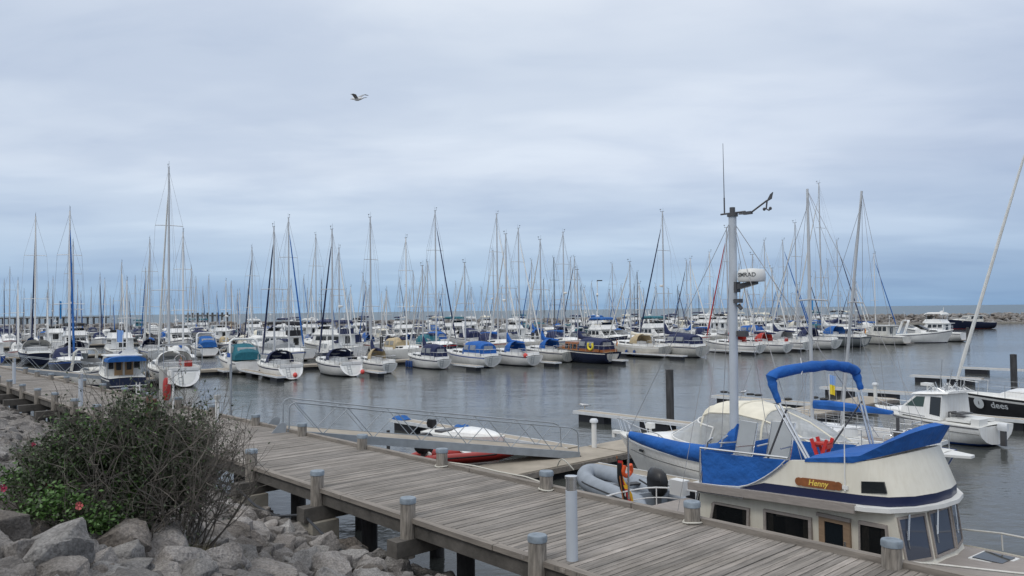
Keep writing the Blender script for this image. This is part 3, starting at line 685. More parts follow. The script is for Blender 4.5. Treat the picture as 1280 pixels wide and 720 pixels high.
def fender(P, r, col, label, group=None, ball=True):
    o = thing('fender', P, 0, label, 'fender', group)
    if ball: MB().ball((0, 0, -.25), r, 10, sz=1.15).build('body', col, o); MB().tube([(0, 0, 0), (0, 0, .35)], .012, 4).build('rope', 'rope', o)
    else:
        MB().lathe([(.02, -.62), (r * .8, -.58), (r, -.5), (r, -.12), (r * .8, -.04), (.02, 0)], n=8).build('body', col, o); MB().tube([(0, 0, 0), (0, 0, .3)], .012, 4).build('rope', 'rope', o)
    return o
def ensign(o, x, y, z, h=.9, cols=('flag_black', 'flag_red', 'flag_gold')):
    """flag hanging from a raked staff at the stern"""
    f = MB().tube([(x, y, z), (x - .18, y, z + h)], .014, 5).build('flag_staff', 'white_mast', o)
    mb = MB(); n = 7
    for k, m in enumerate(cols):
        r0 = []; r1 = []
        for i in range(n):
            q = i / (n - 1); yy = y + .05 * math.sin(q * 9 + 1); zz = z + h - .04 - q * .62
            xa = x - .18 + .05 - .0 * q; r0.append((xa - .10 * k - .012, yy + .03 * k, zz - .02 * k)); r1.append((xa - .10 * (k + 1) + .0, yy + .03 * (k + 1), zz - .02 * (k + 1)))
        vs = r0 + r1; mb.add(vs, [(i, i + 1, n + i + 1, n + i) for i in range(n - 1)], k)
    mb.build('flag', list(cols), f)
def sailboat(P, rz, L, label, group='sailing boats moored in the marina', B=None, hull='gelcoat', boot='stripe_navy', stripe='stripe_navy', mast_h=11., cover='navy_canvas', cover_style='flat', hood='navy_canvas', tent=None, jib='white_canvas', mast='alloy', radar=False, mizzen=False, arch=False, flag=False, lod=0, deck='deck_white', spread=1, mx=.06, cabin='gelcoat', red=False, open_transom=False, refl=False, wood=False, rake=0., gear=True, fsb=None):
    B = B or L * .32; o = thing('sailing_boat', P, rz, label, 'sailing boat', group)
    fs = fsb or .105 * L + .18; H = Hull(L, B, fs, fs * 1.35, rb=.09, rs=-.035 if not open_transom else .07, st=.72 if L > 7 else .66)
    H.build(o, hull, boot, stripe, deck, n=14 if not lod else 9)
    xm = mx * L; zm = H.sheer(xm)
    # coachroof
    xa, xb = -.10 * L, .30 * L; ch = .038 * L + .08; n = 7; secs = []; wc = {}
    for i in range(n):
        x = lerp(xa, xb, i / (n - 1)); q = i / (n - 1); h = ch * (1 - .15 * q) * (1 if q < .8 else 1 - (q - .8) / .2 * .9); w = min(H.hb(x) - .16, B * .36); z = H.sheer(x)
        w = max(.1, w); secs.append([(x, -w, z - .03), (x, -w * .86, z + h * .86), (x, -w * .45, z + h), (x, w * .45, z + h), (x, w * .86, z + h * .86), (x, w, z - .03)]); wc[i] = (x, w, z, h)
    c = MB().loft(secs, closed=True).build('cabin', 'varnish' if wood else cabin, o)
    for sg in (-1, 1):
        for (ia, ib, ca, cb2) in ((0, 2, .12, .94), (2, 4, .1, .9)):
            pts = []
            for f, zf in ((0, .3), (1, .3), (1, .72), (0, .72)):
                tq = ia + (ib - ia) * lerp(ca, cb2, f); i0 = min(n - 2, int(tq)); fr = tq - i0
                a = [lerp(wc[i0][k], wc[i0 + 1][k], fr) for k in range(4)]; w = lerp(a[1], a[1] * .86, zf / .86) + .008
                pts.append((a[0], sg * w, a[2] + a[3] * zf))
            MB().prism(pts, (0, -sg * .02, 0)).build('window', 'glass', c, smooth=0)
    top = lambda x: H.sheer(x) + ch * .95
    if not lod:
        st_ = [Vector(p) for p in H.secs[0]]; c0 = sum(st_, Vector()) / len(st_); c0.y = 0; ins = [c0 + Vector((0, p.y, p.z - c0.z)) * .72 + Vector((p.x - c0.x, 0, 0)) * .72 for p in st_[2:]]
        ring = ins + [Vector((p.x, -p.y, p.z)) for p in ins[::-1]]
        MB().prism([p + Vector((-.012, 0, .02)) for p in ring], (.03, 0, 0)).build('transom_step', 'deck_white' if hull == 'gelcoat' else 'gelcoat_old', o, smooth=0)
        mb = MB(); x0, z0_ = st_[2].x, st_[2].z
        for y in (.12, .38): mb.tube([(st_[-1].x - .03, y, st_[-1].z), (x0 - .05, y, z0_ + .05)], .014, 5)
        for q in (.2, .45, .7, .9): mb.tube([Vector((st_[-1].x - .03, .12, st_[-1].z)).lerp(Vector((x0 - .05, .12, z0_ + .05)), q), Vector((st_[-1].x - .03, .38, st_[-1].z)).lerp(Vector((x0 - .05, .38, z0_ + .05)), q)], .012, 4)
        mb.build('boarding_ladder', 'galvanised', o)
    # cockpit coamings, wheel or tiller
    mb = MB(); cw = H.hb(-.28 * L) - .22; zc = H.sheer(-.3 * L)
    for sg in (-1, 1): mb.box((-.27 * L, sg * cw, zc + .12), (.32 * L, .12, .26))
    mb.box((-.44 * L, 0, zc + .08), (.05 * L, cw * 1.7, .2)); mb.build('coaming', cabin if not wood else 'varnish', o, smooth=0)
    MB().box((-.27 * L, 0, zc + .05), (.30 * L, 2 * cw - .14, .02)).build('cockpit_sole', 'grey_teak', o, smooth=0)
    if L > 8 and not lod:
        mb = MB(); mb.tube([(-.34 * L, .38 * math.cos(a), zc + .65 + .38 * math.sin(a)) for a in [i * math.pi / 6 for i in range(13)]], .018, 5)
        mb.box((-.33 * L, 0, zc + .35), (.14, .16, .7)); mb.build('wheel', 'steel', o)
    if tent:
        secs = []
        for x, hh, w in ((-.06 * L, .60, cw * .95), (-.10 * L, .95, cw * 1.02), (-.22 * L, 1.05, cw * 1.05), (-.36 * L, 1.0, cw * 1.02), (-.42 * L, .86, cw * .92)):
            secs.append([(x, y, z) for y, z in arc_pts(w, hh + .15, H.sheer(x) + .05, 11, 3.2)])
        t = MB().loft(secs, closed=False, caps=True).build('cockpit_tent', tent, o)
        for sg in (-1, 1):
            for x0, x1 in ((-.20 * L, -.11 * L), (-.34 * L, -.24 * L)):
                MB().prism([(x0, sg * (cw * 1.06 + .0), zc + .50), (x1, sg * (cw * 1.06), zc + .50), (x1, sg * (cw * 1.02), zc + .92), (x0, sg * (cw * 1.02), zc + .92)], (0, -sg * .10, 0)).build('tent_window', 'clear_vinyl', t, smooth=0)
        mb = MB(); mb.prism([(-.425 * L, -cw * .5, zc + .5), (-.425 * L, cw * .5, zc + .5), (-.425 * L, cw * .45, zc + .86), (-.425 * L, -cw * .45, zc + .86)], (.06, 0, 0))
        mb.build('tent_window', 'clear_vinyl', t, smooth=0)
    elif hood:
        secs = []
        for x, hh, w in ((0.0 * L, .06, cw * .72), (-.04 * L, .52, cw * .94), (-.09 * L, .76, cw * 1.0), (-.17 * L, .82, cw * 1.02)):
            secs.append([(x, y, z) for y, z in arc_pts(w, hh + ch * .5, H.sheer(x) + ch * .45, 11, 2.7)])
        h_ = MB().loft(secs, closed=False, caps=False)
        h_.loft([[(p[0], p[1] * .96, p[2] - .03) for p in q] for q in secs], closed=False, caps=False).build('sprayhood', hood, o)
        mb = MB(); a, b = secs[0], secs[1]
        for i in ((3, 7),):
            i0, i1 = i; pts = [Vector(a[i0]).lerp(Vector(b[i0]), .2), Vector(a[i1]).lerp(Vector(b[i1]), .2), Vector(a[i1]).lerp(Vector(b[i1]), .8), Vector(a[i0]).lerp(Vector(b[i0]), .8)]
            mb.prism([p + Vector((.03, 0, .02)) for p in pts], (-.02, 0, -.01))
        mb.build('hood_window', 'clear_vinyl', o, smooth=0)
    # mast
    tx = xm - rake; zt = mast_h; r = (.055 + .0022 * mast_h) * (1 if gear else .8)
    mz = top(xm) - .1; pt = lambda z: xm + (tx - xm) * (z - mz) / (zt - mz)
    mb = MB(); mb.tube([(xm, 0, mz), (pt(lerp(mz, zt, .6)), 0, lerp(mz, zt, .6)), (tx, 0, zt)], [r, r * .95, r * .7], 8)
    m_ = mb.build('mast', mast, o)
    mb = MB(); ns = 2 if mast_h > 12.2 else spread; tips = []
    for k in range(ns):
        z = lerp(mz, zt, (k + 1) / (ns + 1) + .03); w = B * (.40 - .08 * k); mb.tube([(pt(z) - .12, -w, z), (pt(z), 0, z + .04), (pt(z) - .12, w, z)], .026, 4); tips.append((pt(z) - .12, w, z))
    mb.build('spreader', mast, m_)
    mb = MB(); mb.tube([(tx - .25, 0, zt + .02), (tx + .3, 0, zt + .02)], .02, 4); mb.tube([(tx + .28, 0, zt), (tx + .28, 0, zt + .28)], .012, 4); mb.tube([(tx - .1, 0, zt), (tx - .1, 0, zt + .45)], .008, 4); mb.box((tx + .28, 0, zt + .28), (.22, .02, .06)); mb.build('masthead_gear', 'dark_alloy', m_) if gear else None
    # rigging
    wr = .009 if not lod else .012; mb = MB(); xf = L / 2 - .12; zf = H.sheer(xf); xk = -L / 2 + .08
    cx = xm - .05 * L; cy = H.hb(cx) - .08
    for sg in (-1, 1):
        path = [(cx, sg * cy, H.sheer(cx))] + [(a, sg * b, c_) for a, b, c_ in tips] + [(tx, 0, zt - .15)]
        mb.tube(path, wr, 3, caps=False); mb.tube([(cx + .1, sg * cy, H.sheer(cx)), (pt(tips[0][2]), 0, tips[0][2] - .05)], wr, 3, caps=False)
    mb.tube([(xk, 0, H.sheer(xk)), (tx, 0, zt - .05)], wr, 3, caps=False)
    jt = Vector((pt(lerp(mz, zt, .93)), 0, lerp(mz, zt, .93))); jb = Vector((xf, 0, zf + .1))
    mb.tube([jb, jt], wr, 3, caps=False)
    mb.tube([(tx - .02, 0, zt - .1), (xm - .35 * L, 0, top(xm) + .55)], wr * .8, 3, caps=False)
    mb.build('rigging', 'wire', o, smooth=0)
    if jib:
        MB().tube([jb.lerp(jt, .03), jb.lerp(jt, .12), jb.lerp(jt, .5), jb.lerp(jt, .86), jb.lerp(jt, .93)], [.05, .085, .07, .05, .02], 6).build('furled_sail', jib, o)
    # boom and its sail
    bz = top(xm) + .48 + .015 * L; bl = .37 * L
    MB().tube([(xm - .08, 0, bz), (xm - bl, 0, bz - .02)], .05, 6).build('boom', mast, o)
    if cover:
        up = {'flat': .22, 'peak': .95, 'tall': 1.25, 'loose': .35}[cover_style]; secs = []
        for q, hh, w in ((-.015, up, .10), (.04, lerp(.26, up, .75), .15), (.10, lerp(.25, up, .38), .16), (.2, .25, .15), (.5, .21, .13), (.8, .15, .10), (1.0, .09, .06)):
            x = xm - .10 - q * (bl - .1); jz = .04 * math.sin(q * 23) if cover_style == 'loose' else 0
            secs.append([(x, w * math.cos(a) * (1 + .2 * (q > .1) * math.sin(q * 31)), bz - .06 + (hh + .06 + jz) * (.5 + .5 * math.sin(a))) for a in [2 * math.pi * i / 8 for i in range(8)]])
        MB().loft(secs).build('sail_cover', cover, o)
    if radar:
        z = lerp(mz, zt, .42); MB().lathe([(.05, z - .05), (.22, z - .05), (.24, z + .08), (.18, z + .16), (.02, z + .17)], (xm + .3, 0, 0), 10).box((xm + .12, 0, z - .06), (.3, .1, .04)).build('radome', 'white_plastic', m_)
    if refl:
        z = lerp(mz, zt, .35); MB().lathe([(.02, z), (.16, z + .2), (.02, z + .4)], (xm - .2, 0, 0), 8).build('signal_shape', 'coral_fender', m_)
    # pulpit, pushpit, lifelines
    mb = MB(); rr = .016 if not lod else .02
    a = rail_path(H, L * .36, L / 2 - .05, .55, 4); mb.tube(a + [(p[0], -p[1], p[2]) for p in a[::-1]], rr, 4)
    for p in (a[0], a[2]):
        for sg in (-1, 1): mb.tube([(p[0] + .05, sg * p[1], H.sheer(p[0])), (p[0], sg * p[1], p[2])], rr, 4)
    mb.build('pulpit', 'steel', o)
    mb = MB(); a = rail_path(H, -L * .36, -L / 2 + .04, .6, 3); mb.tube(a + [(p[0], -p[1], p[2]) for p in a[::-1]], rr, 4)
    for p in a:
        for sg in (-1, 1): mb.tube([(p[0], sg * p[1], H.sheer(p[0])), (p[0], sg * p[1], p[2])], rr, 4)
    mb.build('pushpit', 'steel', o)
    if not lod:
        mb = MB(); a = rail_path(H, -L * .36, L * .36, .55, 7)
        for sg in (-1, 1):
            mb.tube([(p[0], sg * p[1], p[2]) for p in a], .008, 3, caps=False); mb.tube([(p[0], sg * p[1], p[2] - .26) for p in a], .008, 3, caps=False)
            for p in a[1:-1]: mb.tube([(p[0], sg * p[1], H.sheer(p[0])), (p[0], sg * p[1], p[2])], .013, 4)
        mb.build('lifeline', 'steel', o)
    if arch:
        mb = MB(); w = B * .42; z = H.sheer(-.4 * L)
        for x in (-.24 * L, -.44 * L): mb.tube([(x, -w, z), (x, -w, z + 1.6), (x, -w * .85, z + 1.75), (x, w * .85, z + 1.75), (x, w, z + 1.6), (x, w, z)], .025, 6)
        for y in (-w, w): mb.tube([(-.24 * L, y, z + 1.6), (-.44 * L, y, z + 1.6)], .02, 6)
        mb.build('bimini_frame', 'steel', o); MB().loft([[(x, y, zz - .0) for y, zz in arc_pts(w * .9, .12, z + 1.70, 7)] for x in (-.23 * L, -.26 * L)]).build('folded_bimini', 'grey_canvas', o)
    if red:
        MB().box((-.46 * L, -.3, zc + .45), (.1, .5, .4)).build('rail_cloth', 'red_canvas', o, smooth=0)
    if flag: ensign(o, -L / 2 + .02, .25, H.sheer(-L / 2), 1.1)
    return o
def motorboat(P, rz, L, label, style='cruiser', hull='gelcoat', boot='stripe_navy', stripe='stripe_navy', canvas='navy_canvas', group='motor boats moored in the marina', B=None, lod=0, flag=False, topc='gelcoat'):
    B = B or L * .35; o = thing('motor_boat', P, rz, label, 'motor boat', group)
    fs = .115 * L + .2; H = Hull(L, B, fs, fs * 1.55, rb=.13, rs=.0, st=.86, full=2.7, flare=.42); H.build(o, hull, boot, stripe, 'deck_white', n=13 if not lod else 9)
    zd = H.sheer(0); bw = B * .5
    if style in ('cruiser', 'canvas'):
        # raised foredeck, raked windscreen, canvas cockpit cover, radar arch
        secs = []
        for q in (0, .25, .5, .75, 1):
            x = lerp(-.06 * L, .40 * L, q); w = max(.12, min(H.hb(x) - .12, bw * .84)); h = .07 * L * (1 - q ** 2 * .95); z = H.sheer(x) - .02
            secs.append([(x, y, zz) for y, zz in arc_pts(w, h, z, 9, 3)])
        c = MB().loft(secs).build('cabin', topc, o)
        mb = MB()
        for sg in (-1, 1):
            w = min(H.hb(.1 * L) - .12, bw * .84) + .012; z = H.sheer(.1 * L)
            mb.prism([(.02 * L, sg * w, z + .02 * L), (.2 * L, sg * (w - .03), z + .022 * L), (.17 * L, sg * (w - .05), z + .042 * L), (.03 * L, sg * (w - .05), z + .045 * L)], (0, -sg * .06, 0))
        mb.build('window', 'glass', c, smooth=0)
        zt = zd + .065 * L
        mb = MB(); w = bw * .80
        mb.loft([[(.02 * L, -w, zt - .02), (.10 * L, -w * .6, zt), (.12 * L, 0, zt + .01), (.10 * L, w * .6, zt), (.02 * L, w, zt - .02)], [(-.10 * L, -w * .92, zt + .55), (-.04 * L, -w * .5, zt + .58), (-.03 * L, 0, zt + .59), (-.04 * L, w * .5, zt + .58), (-.10 * L, w * .92, zt + .55)]], closed=False, caps=False)
        mb.build('windscreen', 'glass', o)
        if canvas:
            secs = []
            for x, h, ww in ((-.08 * L, .45, w * .90), (-.12 * L, .74, w * .95), (-.24 * L, .82, w), (-.36 * L, .62, w), (-.44 * L, .12, w)):
                secs.append([(x, y, zz) for y, zz in arc_pts(ww, h + zt - zd + .05, zd - .03, 11, 3.4)])
            t = MB().loft(secs).build('cockpit_canvas', canvas, o)
            for sg in (-1, 1):
                for x0, x1 in ((-.21 * L, -.12 * L), (-.34 * L, -.23 * L)):
                    MB().prism([(x0, sg * (w + .012), zt + .10), (x1, sg * (w + .012), zt + .10), (x1, sg * (w - .02), zt + .62), (x0, sg * (w - .02), zt + .62)], (0, -sg * .12, 0)).build('canvas_window', 'clear_vinyl', t, smooth=0)
            MB().prism([(-.39 * L, -w * .7, zt + .5), (-.39 * L, w * .7, zt + .5), (-.43 * L, w * .7, zt + .0), (-.43 * L, -w * .7, zt + .0)], (.05, 0, .03)).build('canvas_window', 'clear_vinyl', t, smooth=0)
        mb = MB()
        for k, dx in ((0, 0), (1, .16)):
            mb.tube([(-.34 * L + dx, -bw * .9, zd), (-.27 * L + dx, -bw * .82, zt + 1.0), (-.25 * L + dx, -bw * .6, zt + 1.2), (-.25 * L + dx, bw * .6, zt + 1.2), (-.27 * L + dx, bw * .82, zt + 1.0), (-.34 * L + dx, bw * .9, zd)], .07, 6)
        mb.tube([(-.25 * L, .2, zt + 1.2), (-.27 * L, .2, zt + 2.4)], .015, 4); mb.build('radar_arch', topc, o)
    elif style in ('trawler', 'fly', 'cabin'):
        x0, x1 = (-.30 * L, .16 * L) if style == 'trawler' else (-.22 * L, .14 * L); h = 1.15 if style != 'cabin' else 1.25; w = bw * .82
        z0 = zd - .05; mb = MB(); fr = .06 * L if style == 'trawler' else .16 * L
        hw = house(mb, [(x0, z0), (x1 + fr * .6, z0), (x1, z0 + .45), (x1 - fr * .55, z0 + h), (x0, z0 + h)], w, w * .92, z0, z0 + h); c = mb.build('cabin', topc, o, smooth=0)
        q = []; nw = 4 if style == 'trawler' else 3; sp_ = (x1 - fr * .5 - x0 - .2) / nw
        for k in range(nw): q.append(rect(x0 + .12 + k * sp_, x0 + .12 + (k + .82) * sp_, z0 + .55, z0 + h - .14, 0, 0 if k < nw - 1 else -.12))
        if not lod: build_panes(hw, q, 'glass', c); q = []
        p = side_panes(hw, q)
        xa, xb = x1 - .04, x1 - fr * .55 + .04; za, zb = z0 + .52, z0 + h - .08
        for y0, y1 in ((-.88, -.34), (-.28, .28), (.34, .88)):
            p.prism([(xa + .03, y0 * w * .93, za), (xa + .03, y1 * w * .93, za), (xb + .03, y1 * w * .90, zb), (xb + .03, y0 * w * .90, zb)], (-.05, 0, 0))
        p.prism([(x0 - .012, -w * .3, z0 + .2), (x0 - .012, w * .3, z0 + .2), (x0 - .012, w * .3, z0 + h - .15), (x0 - .012, -w * .3, z0 + h - .15)], (.03, 0, 0))
        p.build('window', 'glass', c, smooth=0)
        MB().prism([(x0 - .5, -w * 1.02, z0 + h), (x1 - fr * .45, -w * 1.02, z0 + h), (x1 - fr * .45, w * 1.02, z0 + h), (x0 - .5, w * 1.02, z0 + h)], (0, 0, .07)).build('roof', 'gelcoat', o, smooth=0)
        # foredeck trunk
        MB().loft([[(x, y, z) for y, z in arc_pts(max(.15, min(H.hb(x) - .18, bw * .7)), hh, H.sheer(x) - .03, 7, 3.5)] for x, hh in ((x1, .42), (.28 * L, .36), (.36 * L, .05))]).build('trunk_cabin', topc, o)
        if style in ('trawler', 'fly'):
            z1 = z0 + h + .07; fb = MB(); xa, xb = (x0 + .1, x1 - .15)
            hw2 = house(fb, [(xa, z1), (xb, z1), (xb - .35, z1 + .55), (xa + .35, z1 + .5)], w * .9, w * .8, z1, z1 + .55); fb.build('flybridge', topc, o, smooth=0)
            mb = MB(); mb.prism([(xb - .36, -w * .7, z1 + .55), (xb - .36, w * .7, z1 + .55), (xb - .62, w * .66, z1 + .85), (xb - .62, -w * .66, z1 + .85)], (-.03, 0, 0)); mb.build('flybridge_screen', 'glass', o, smooth=0)
            if canvas:
                hb_ = 1.35 if style == 'trawler' else 1.3
                MB().loft([[(x, y, z) for y, z in arc_pts(w * .92, .2, z1 + hh, 9, 3)] for x, hh in ((xa + .05, hb_ - .22), (xa + .3, hb_), (xb - .6, hb_), (xb - .25, hb_ - .15))]).build('bimini', canvas, o)
                mb = MB()
                for x in (xa + .3, xb - .6):
                    for sg in (-1, 1): mb.tube([(x, sg * w * .85, z1 + .3), (x, sg * w * .88, z1 + hb_ + .03)], .02, 4)
                mb.build('bimini_frame', 'steel', o)
                if style == 'trawler': MB().box((xa + .15, 0, z1 + .3), (.3, w * 1.75, .62)).build('rail_cloth', canvas, o, smooth=0)
            mb = MB(); mb.tube([(xa + .5, 0, z1 + .5), (xa + .3, 0, z1 + 2.2)], .04, 6); mb.lathe([(.04, z1 + 1.5), (.26, z1 + 1.5), (.28, z1 + 1.64), (.04, z1 + 1.72)], (xa + .55, 0, 0), 10); mb.build('radar_mast', 'white_mast', o)
        else:
            mb = MB(); mb.tube([(x0 + .3, 0, z0 + h), (x0 + .2, 0, z0 + h + 1.4)], .03, 5); mb.tube([(x0 + .1, -.4, z0 + h + .9), (x0 + .1, .4, z0 + h + .9)], .02, 4); mb.build('signal_mast', 'white_mast', o)
            if canvas:
                MB().loft([[(x, y, z) for y, z in arc_pts(w * .98, 1.2, z0 + .02, 9, 4)] for x in (x0 - .01, -.44 * L)]).build('cockpit_canvas', canvas, o)
    # bow rail
    mb = MB(); a = rail_path(H, 0., L / 2 - .08, .5, 6, .08); a[0] = (a[0][0], a[0][1], H.sheer(0)); mb.tube(a + [(p[0], -p[1], p[2]) for p in a[::-1]], .018, 4)
    for p in a[1:]:
        for sg in (-1, 1): mb.tube([(p[0] - .05, sg * p[1], H.sheer(p[0])), (p[0], sg * p[1], p[2])], .015, 4)
    mb.build('bow_rail', 'steel', o)
    MB().box((-L / 2 - .22, 0, .22), (.5, B * .7, .06)).build('swim_platform', 'grey_teak', o, smooth=0)
    if flag: ensign(o, -L / 2 + .05, .3, H.sheer(-L / 2), 1.0)
    return o
# ------------------------------------------------------------------ the cream trawler beside the boardwalk
def ont(x, y, t):
    r_ = ray(x, y); k = (t - EYE.dot(NV)) / r_.dot(NV); return EYE + r_ * k
def smooth_path(pts, k=4):
    out = []
    P = [Vector(p) for p in pts]
    for i in range(len(P) - 1):
        a, b, c, d = P[max(0, i - 1)], P[i], P[i + 1], P[min(len(P) - 1, i + 2)]
        for j in range(k):
            t = j / k; out.append(.5 * ((2 * b) + (c - a) * t + (2 * a - 5 * b + 4 * c - d) * t * t + (3 * b - a - 3 * c + d) * t ** 3))
    out.append(P[-1]); return out
def quadbox(mb, a, b, c, d, nrm, th, mi=0):
    """flat panel a-b-c-d with thickness th along -nrm"""
    mb.prism([a, b, c, d], tuple(-Vector(nrm).normalized() * th), mi)
def henny():
    base = W(-5.94, 12.15, 0); rz = RZ_D - R(5)
    o = thing('trawler', base, rz, 'cream trawler yacht with blue flybridge cover and varnished name board, moored beside the boardwalk', 'motor boat')
    L = 9.2; H = Hull(L, 2.5, .72, 1.62, rb=.07, rs=0, st=.82, full=2.4, keel=.5, flare=.3, se=.6, lift=.6)
    H.build(o, 'cream', 'stripe_navy', 'stripe_navy', 'grey_teak', n=20)
    zr = lambda x: 2.03 + .055 * (x + 1.9)
    # cabin: plan outline (half), front is a shallow bow of three panes
    sill = [(-1.92, -.88), (1.55, -.86), (1.70, -.33), (1.70, .33), (1.55, .86), (-1.92, .88)]
    topo = [(-1.86, -.88), (1.45, -.90), (1.60, -.35), (1.60, .35), (1.45, .90), (-1.86, .88)]
    zs = lambda x: 1.50 + .016 * x
    n = 6; mb = MB(); low = [(x, y * 1.0, 1.05) for x, y in [(-1.95, -.88), (1.72, -.84), (1.86, -.3), (1.86, .3), (1.72, .84), (-1.95, .88)]]
    mb.loft([low, [(x, y, zs(x)) for x, y in sill], [(x, y, zr(x) - .012) for x, y in topo]], caps=True)
    cab = mb.build('cabin', 'cream', o, smooth=0)
    # side windows with teak frames, both sides
    wins = [[(-1.64, 1.36), (-.93, 1.38), (-.91, 1.80), (-1.54, 1.78)], [(-.56, 1.32), (.17, 1.34), (.17, 1.86), (-.56, 1.84)], [(.97, 1.30), (1.36, 1.34), (1.33, 1.97), (.97, 1.96)]]
    for sg in (-1, 1):
        for q in wins:
            cx = sum(p[0] for p in q) / 4; cz = sum(p[1] for p in q) / 4
            out = [(cx + (x - cx) * (1 + .045 / .36), cz + (z - cz) * (1 + .04 / .26)) for x, z in q]
            mb = MB(); k = 4; y0 = sg * .902; y1 = sg * .93
            for i in range(4):
                j = (i + 1) % 4
                mb.prism([(out[i][0], y1, out[i][1]), (out[j][0], y1, out[j][1]), (q[j][0], y1, q[j][1]), (q[i][0], y1, q[i][1])], (0, -sg * .05, 0))
            f = mb.build('window_frame', 'grey_teak', o, smooth=0)
            MB().prism([(x, sg * .889, z) for x, z in q], (0, -sg * .006, 0)).build('dark_interior', 'cabin_dark', f, smooth=0)
            x0, x1 = min(p[0] for p in q), max(p[0] for p in q); z0, z1 = q[0][1], q[2][1]
            for a, b in ((x0 + .02, x0 + .12), (x1 - .10, x1 - .015)):
                MB().loft([[(lerp(a, b, i / 6), sg * (.898 + .004 * (-1) ** i), z) for i in range(7)] for z in (z0, z1 - .02)], closed=False, caps=False).build('curtain', 'curtain', f, smooth=0)
            MB().prism([(x, sg * .912, z) for x, z in q], (0, -sg * .004, 0)).build('pane', 'tinted_pane', f, smooth=0)
        # door
        mb = MB()
        for (x0, x1, z0, z1) in ((.34, .43, 1.1, 1.99), (.72, .82, 1.1, 1.99), (.43, .72, 1.90, 1.99), (.43, .72, 1.1, 1.42)): mb.box(((x0 + x1) / 2, sg * .905, (z0 + z1) / 2), (x1 - x0, .05, z1 - z0))
        dr = mb.build('door', 'door_wood', o, smooth=0)
        MB().box((.575, sg * .9, 1.66), (.29, .03, .48)).build('pane', 'glass', dr, smooth=0); MB().box((.75, sg * .935, 1.62), (.03, .02, .10)).build('handle', 'steel', dr, smooth=0)
        MB().box((.58, sg * .94, 1.985), (.52, .04, .05)).build('door_rail', 'grey_teak', o, smooth=0)
    # windscreen: three panes in frames
    for i in (1, 2, 3):
        a = Vector((*sill[i], zs(sill[i][0]))); b = Vector((*sill[i + 1], zs(sill[i + 1][0]))); d = Vector((*topo[i], zr(topo[i][0]) - .04)); c = Vector((*topo[i + 1], zr(topo[i + 1][0]) - .04))
        nr = (b - a).cross(d - a).normalized()
        def q(u, v): return a.lerp(b, u).lerp(d.lerp(c, u), v) + nr * .012
        mb = MB(); o4 = [q(.05, .02), q(.95, .02), q(.95, .95), q(.05, .95)]; i4 = [q(.10, .07), q(.90, .07), q(.90, .90), q(.10, .90)]
        for j in range(4): quadbox(mb, o4[j] + nr * .012, o4[(j + 1) % 4] + nr * .012, i4[(j + 1) % 4] + nr * .012, i4[j] + nr * .012, nr, .03)
        f = mb.build('windscreen_frame', 'grey_teak', o, smooth=0)
        mb = MB(); quadbox(mb, *i4, nr, .02); mb.build('pane', 'screen_glass', f, smooth=0)
        wp = MB(); top = q(.42, .98) + nr * .03; lo = q(.25 if i < 3 else .4, .48) + nr * .02; wp.tube([top, lo], .007, 5); wp.tube([q(.39, .98) + nr * .03, q(.21 if i < 3 else .36, .48) + nr * .02], .005, 4); wp.tube([q(.25 if i < 3 else .4, .66) + nr * .015, q(.24 if i < 3 else .38, .30) + nr * .012], .008, 4)
        wp.build('wiper', 'steel', f)
    # roof slab with teak edge aft
    half = [(-1.95, 1.02), (-1.9, 1.10), (1.15, 1.10), (1.44, 1.0), (1.68, .64), (1.80, .22)]
    plan = [(x, -y) for x, y in half] + [(x, y) for x, y in half[::-1]]
    MB().loft([[(x, y, zr(x) + z) for x, y in plan] for z in (-.004, .055)]).build('roof', 'white_canvas', o, smooth=30)
    for sg in (-1, 1):
        MB().loft([[(x, sg * 1.125, zr(x) + a) if k < 2 else (x, sg * 1.065, zr(x) + a) for k, a in enumerate((-.045, .075, .075, -.045))] for x in (-1.93, 0, .93, 1.0)]).build('roof_trim', 'grey_teak', o, smooth=0)
        MB().box((-1.3, sg * 1.09, zr(-1.3) - .062), (.9, .03, .022), ry=-.055).build('drip_rail', 'steel', o, smooth=0)
    # flybridge
    fh = [(-1.0, .97), (-.55, .97), (-.1, .97), (.45, .97), (1.05, .965), (1.38, .89), (1.60, .62), (1.70, .22)]
    tp_ = lambda x: 2.72 + .11 * (x + .1) / 1.2 + .13 * max(0, x - 1.0) / .6
    tops = {0: 2.145, 1: 2.37, 2: 2.70}
    def ring(f, shrink=0.0, dx=0.):
        pl_ = [(x + dx * max(0, x) / 1.5, -(y - shrink)) for x, y in fh]; pl_ += [(x, -y) for x, y in pl_[::-1]]
        m = len(fh); out = []
        for k, (x, y) in enumerate(pl_): out.append((x, y, f(min(k, 2 * m - 1 - k), x)))
        return out
    zt = lambda k, x: tops.get(k, tp_(x)); zb = lambda k, x: zr(x) + .057; zst = lambda k, x: min(zr(x) + .19, zt(k, x) - .005)
    mb = MB(); r0, r1, r2 = ring(zb), ring(zst), ring(zt, .02, -.20)
    r3 = [(x * .97, y * .93, z) for x, y, z in ring(zt, .02, -.20)]; r4 = [(x * .97, y * .93, zr(x) + .06) for x, y, z in r0]
    mb.loft([r0, r1], closed=False, caps=False, mi=1); mb.loft([r1, r2, r3, r4], closed=False, caps=False, mi=0)
    mb.build('flybridge', ['cream', 'stripe_navy'], o, smooth=50)
    for sg in (-1, 1):
        MB().prism([(1.03, sg * .972, 2.41), (1.36, sg * .915, 2.45), (1.32, sg * .912, 2.60), (1.03, sg * .968, 2.57)], (0, -sg * .03, 0)).build('flybridge_window', 'glass', o, smooth=0)
    # blue cover over the flybridge front
    ck = list(range(3, 8)); hh = {3: .02, 4: .08, 5: .17, 6: .24, 7: .27}
    fr = [fh[k] for k in ck]; fr[0] = (.18, .97)
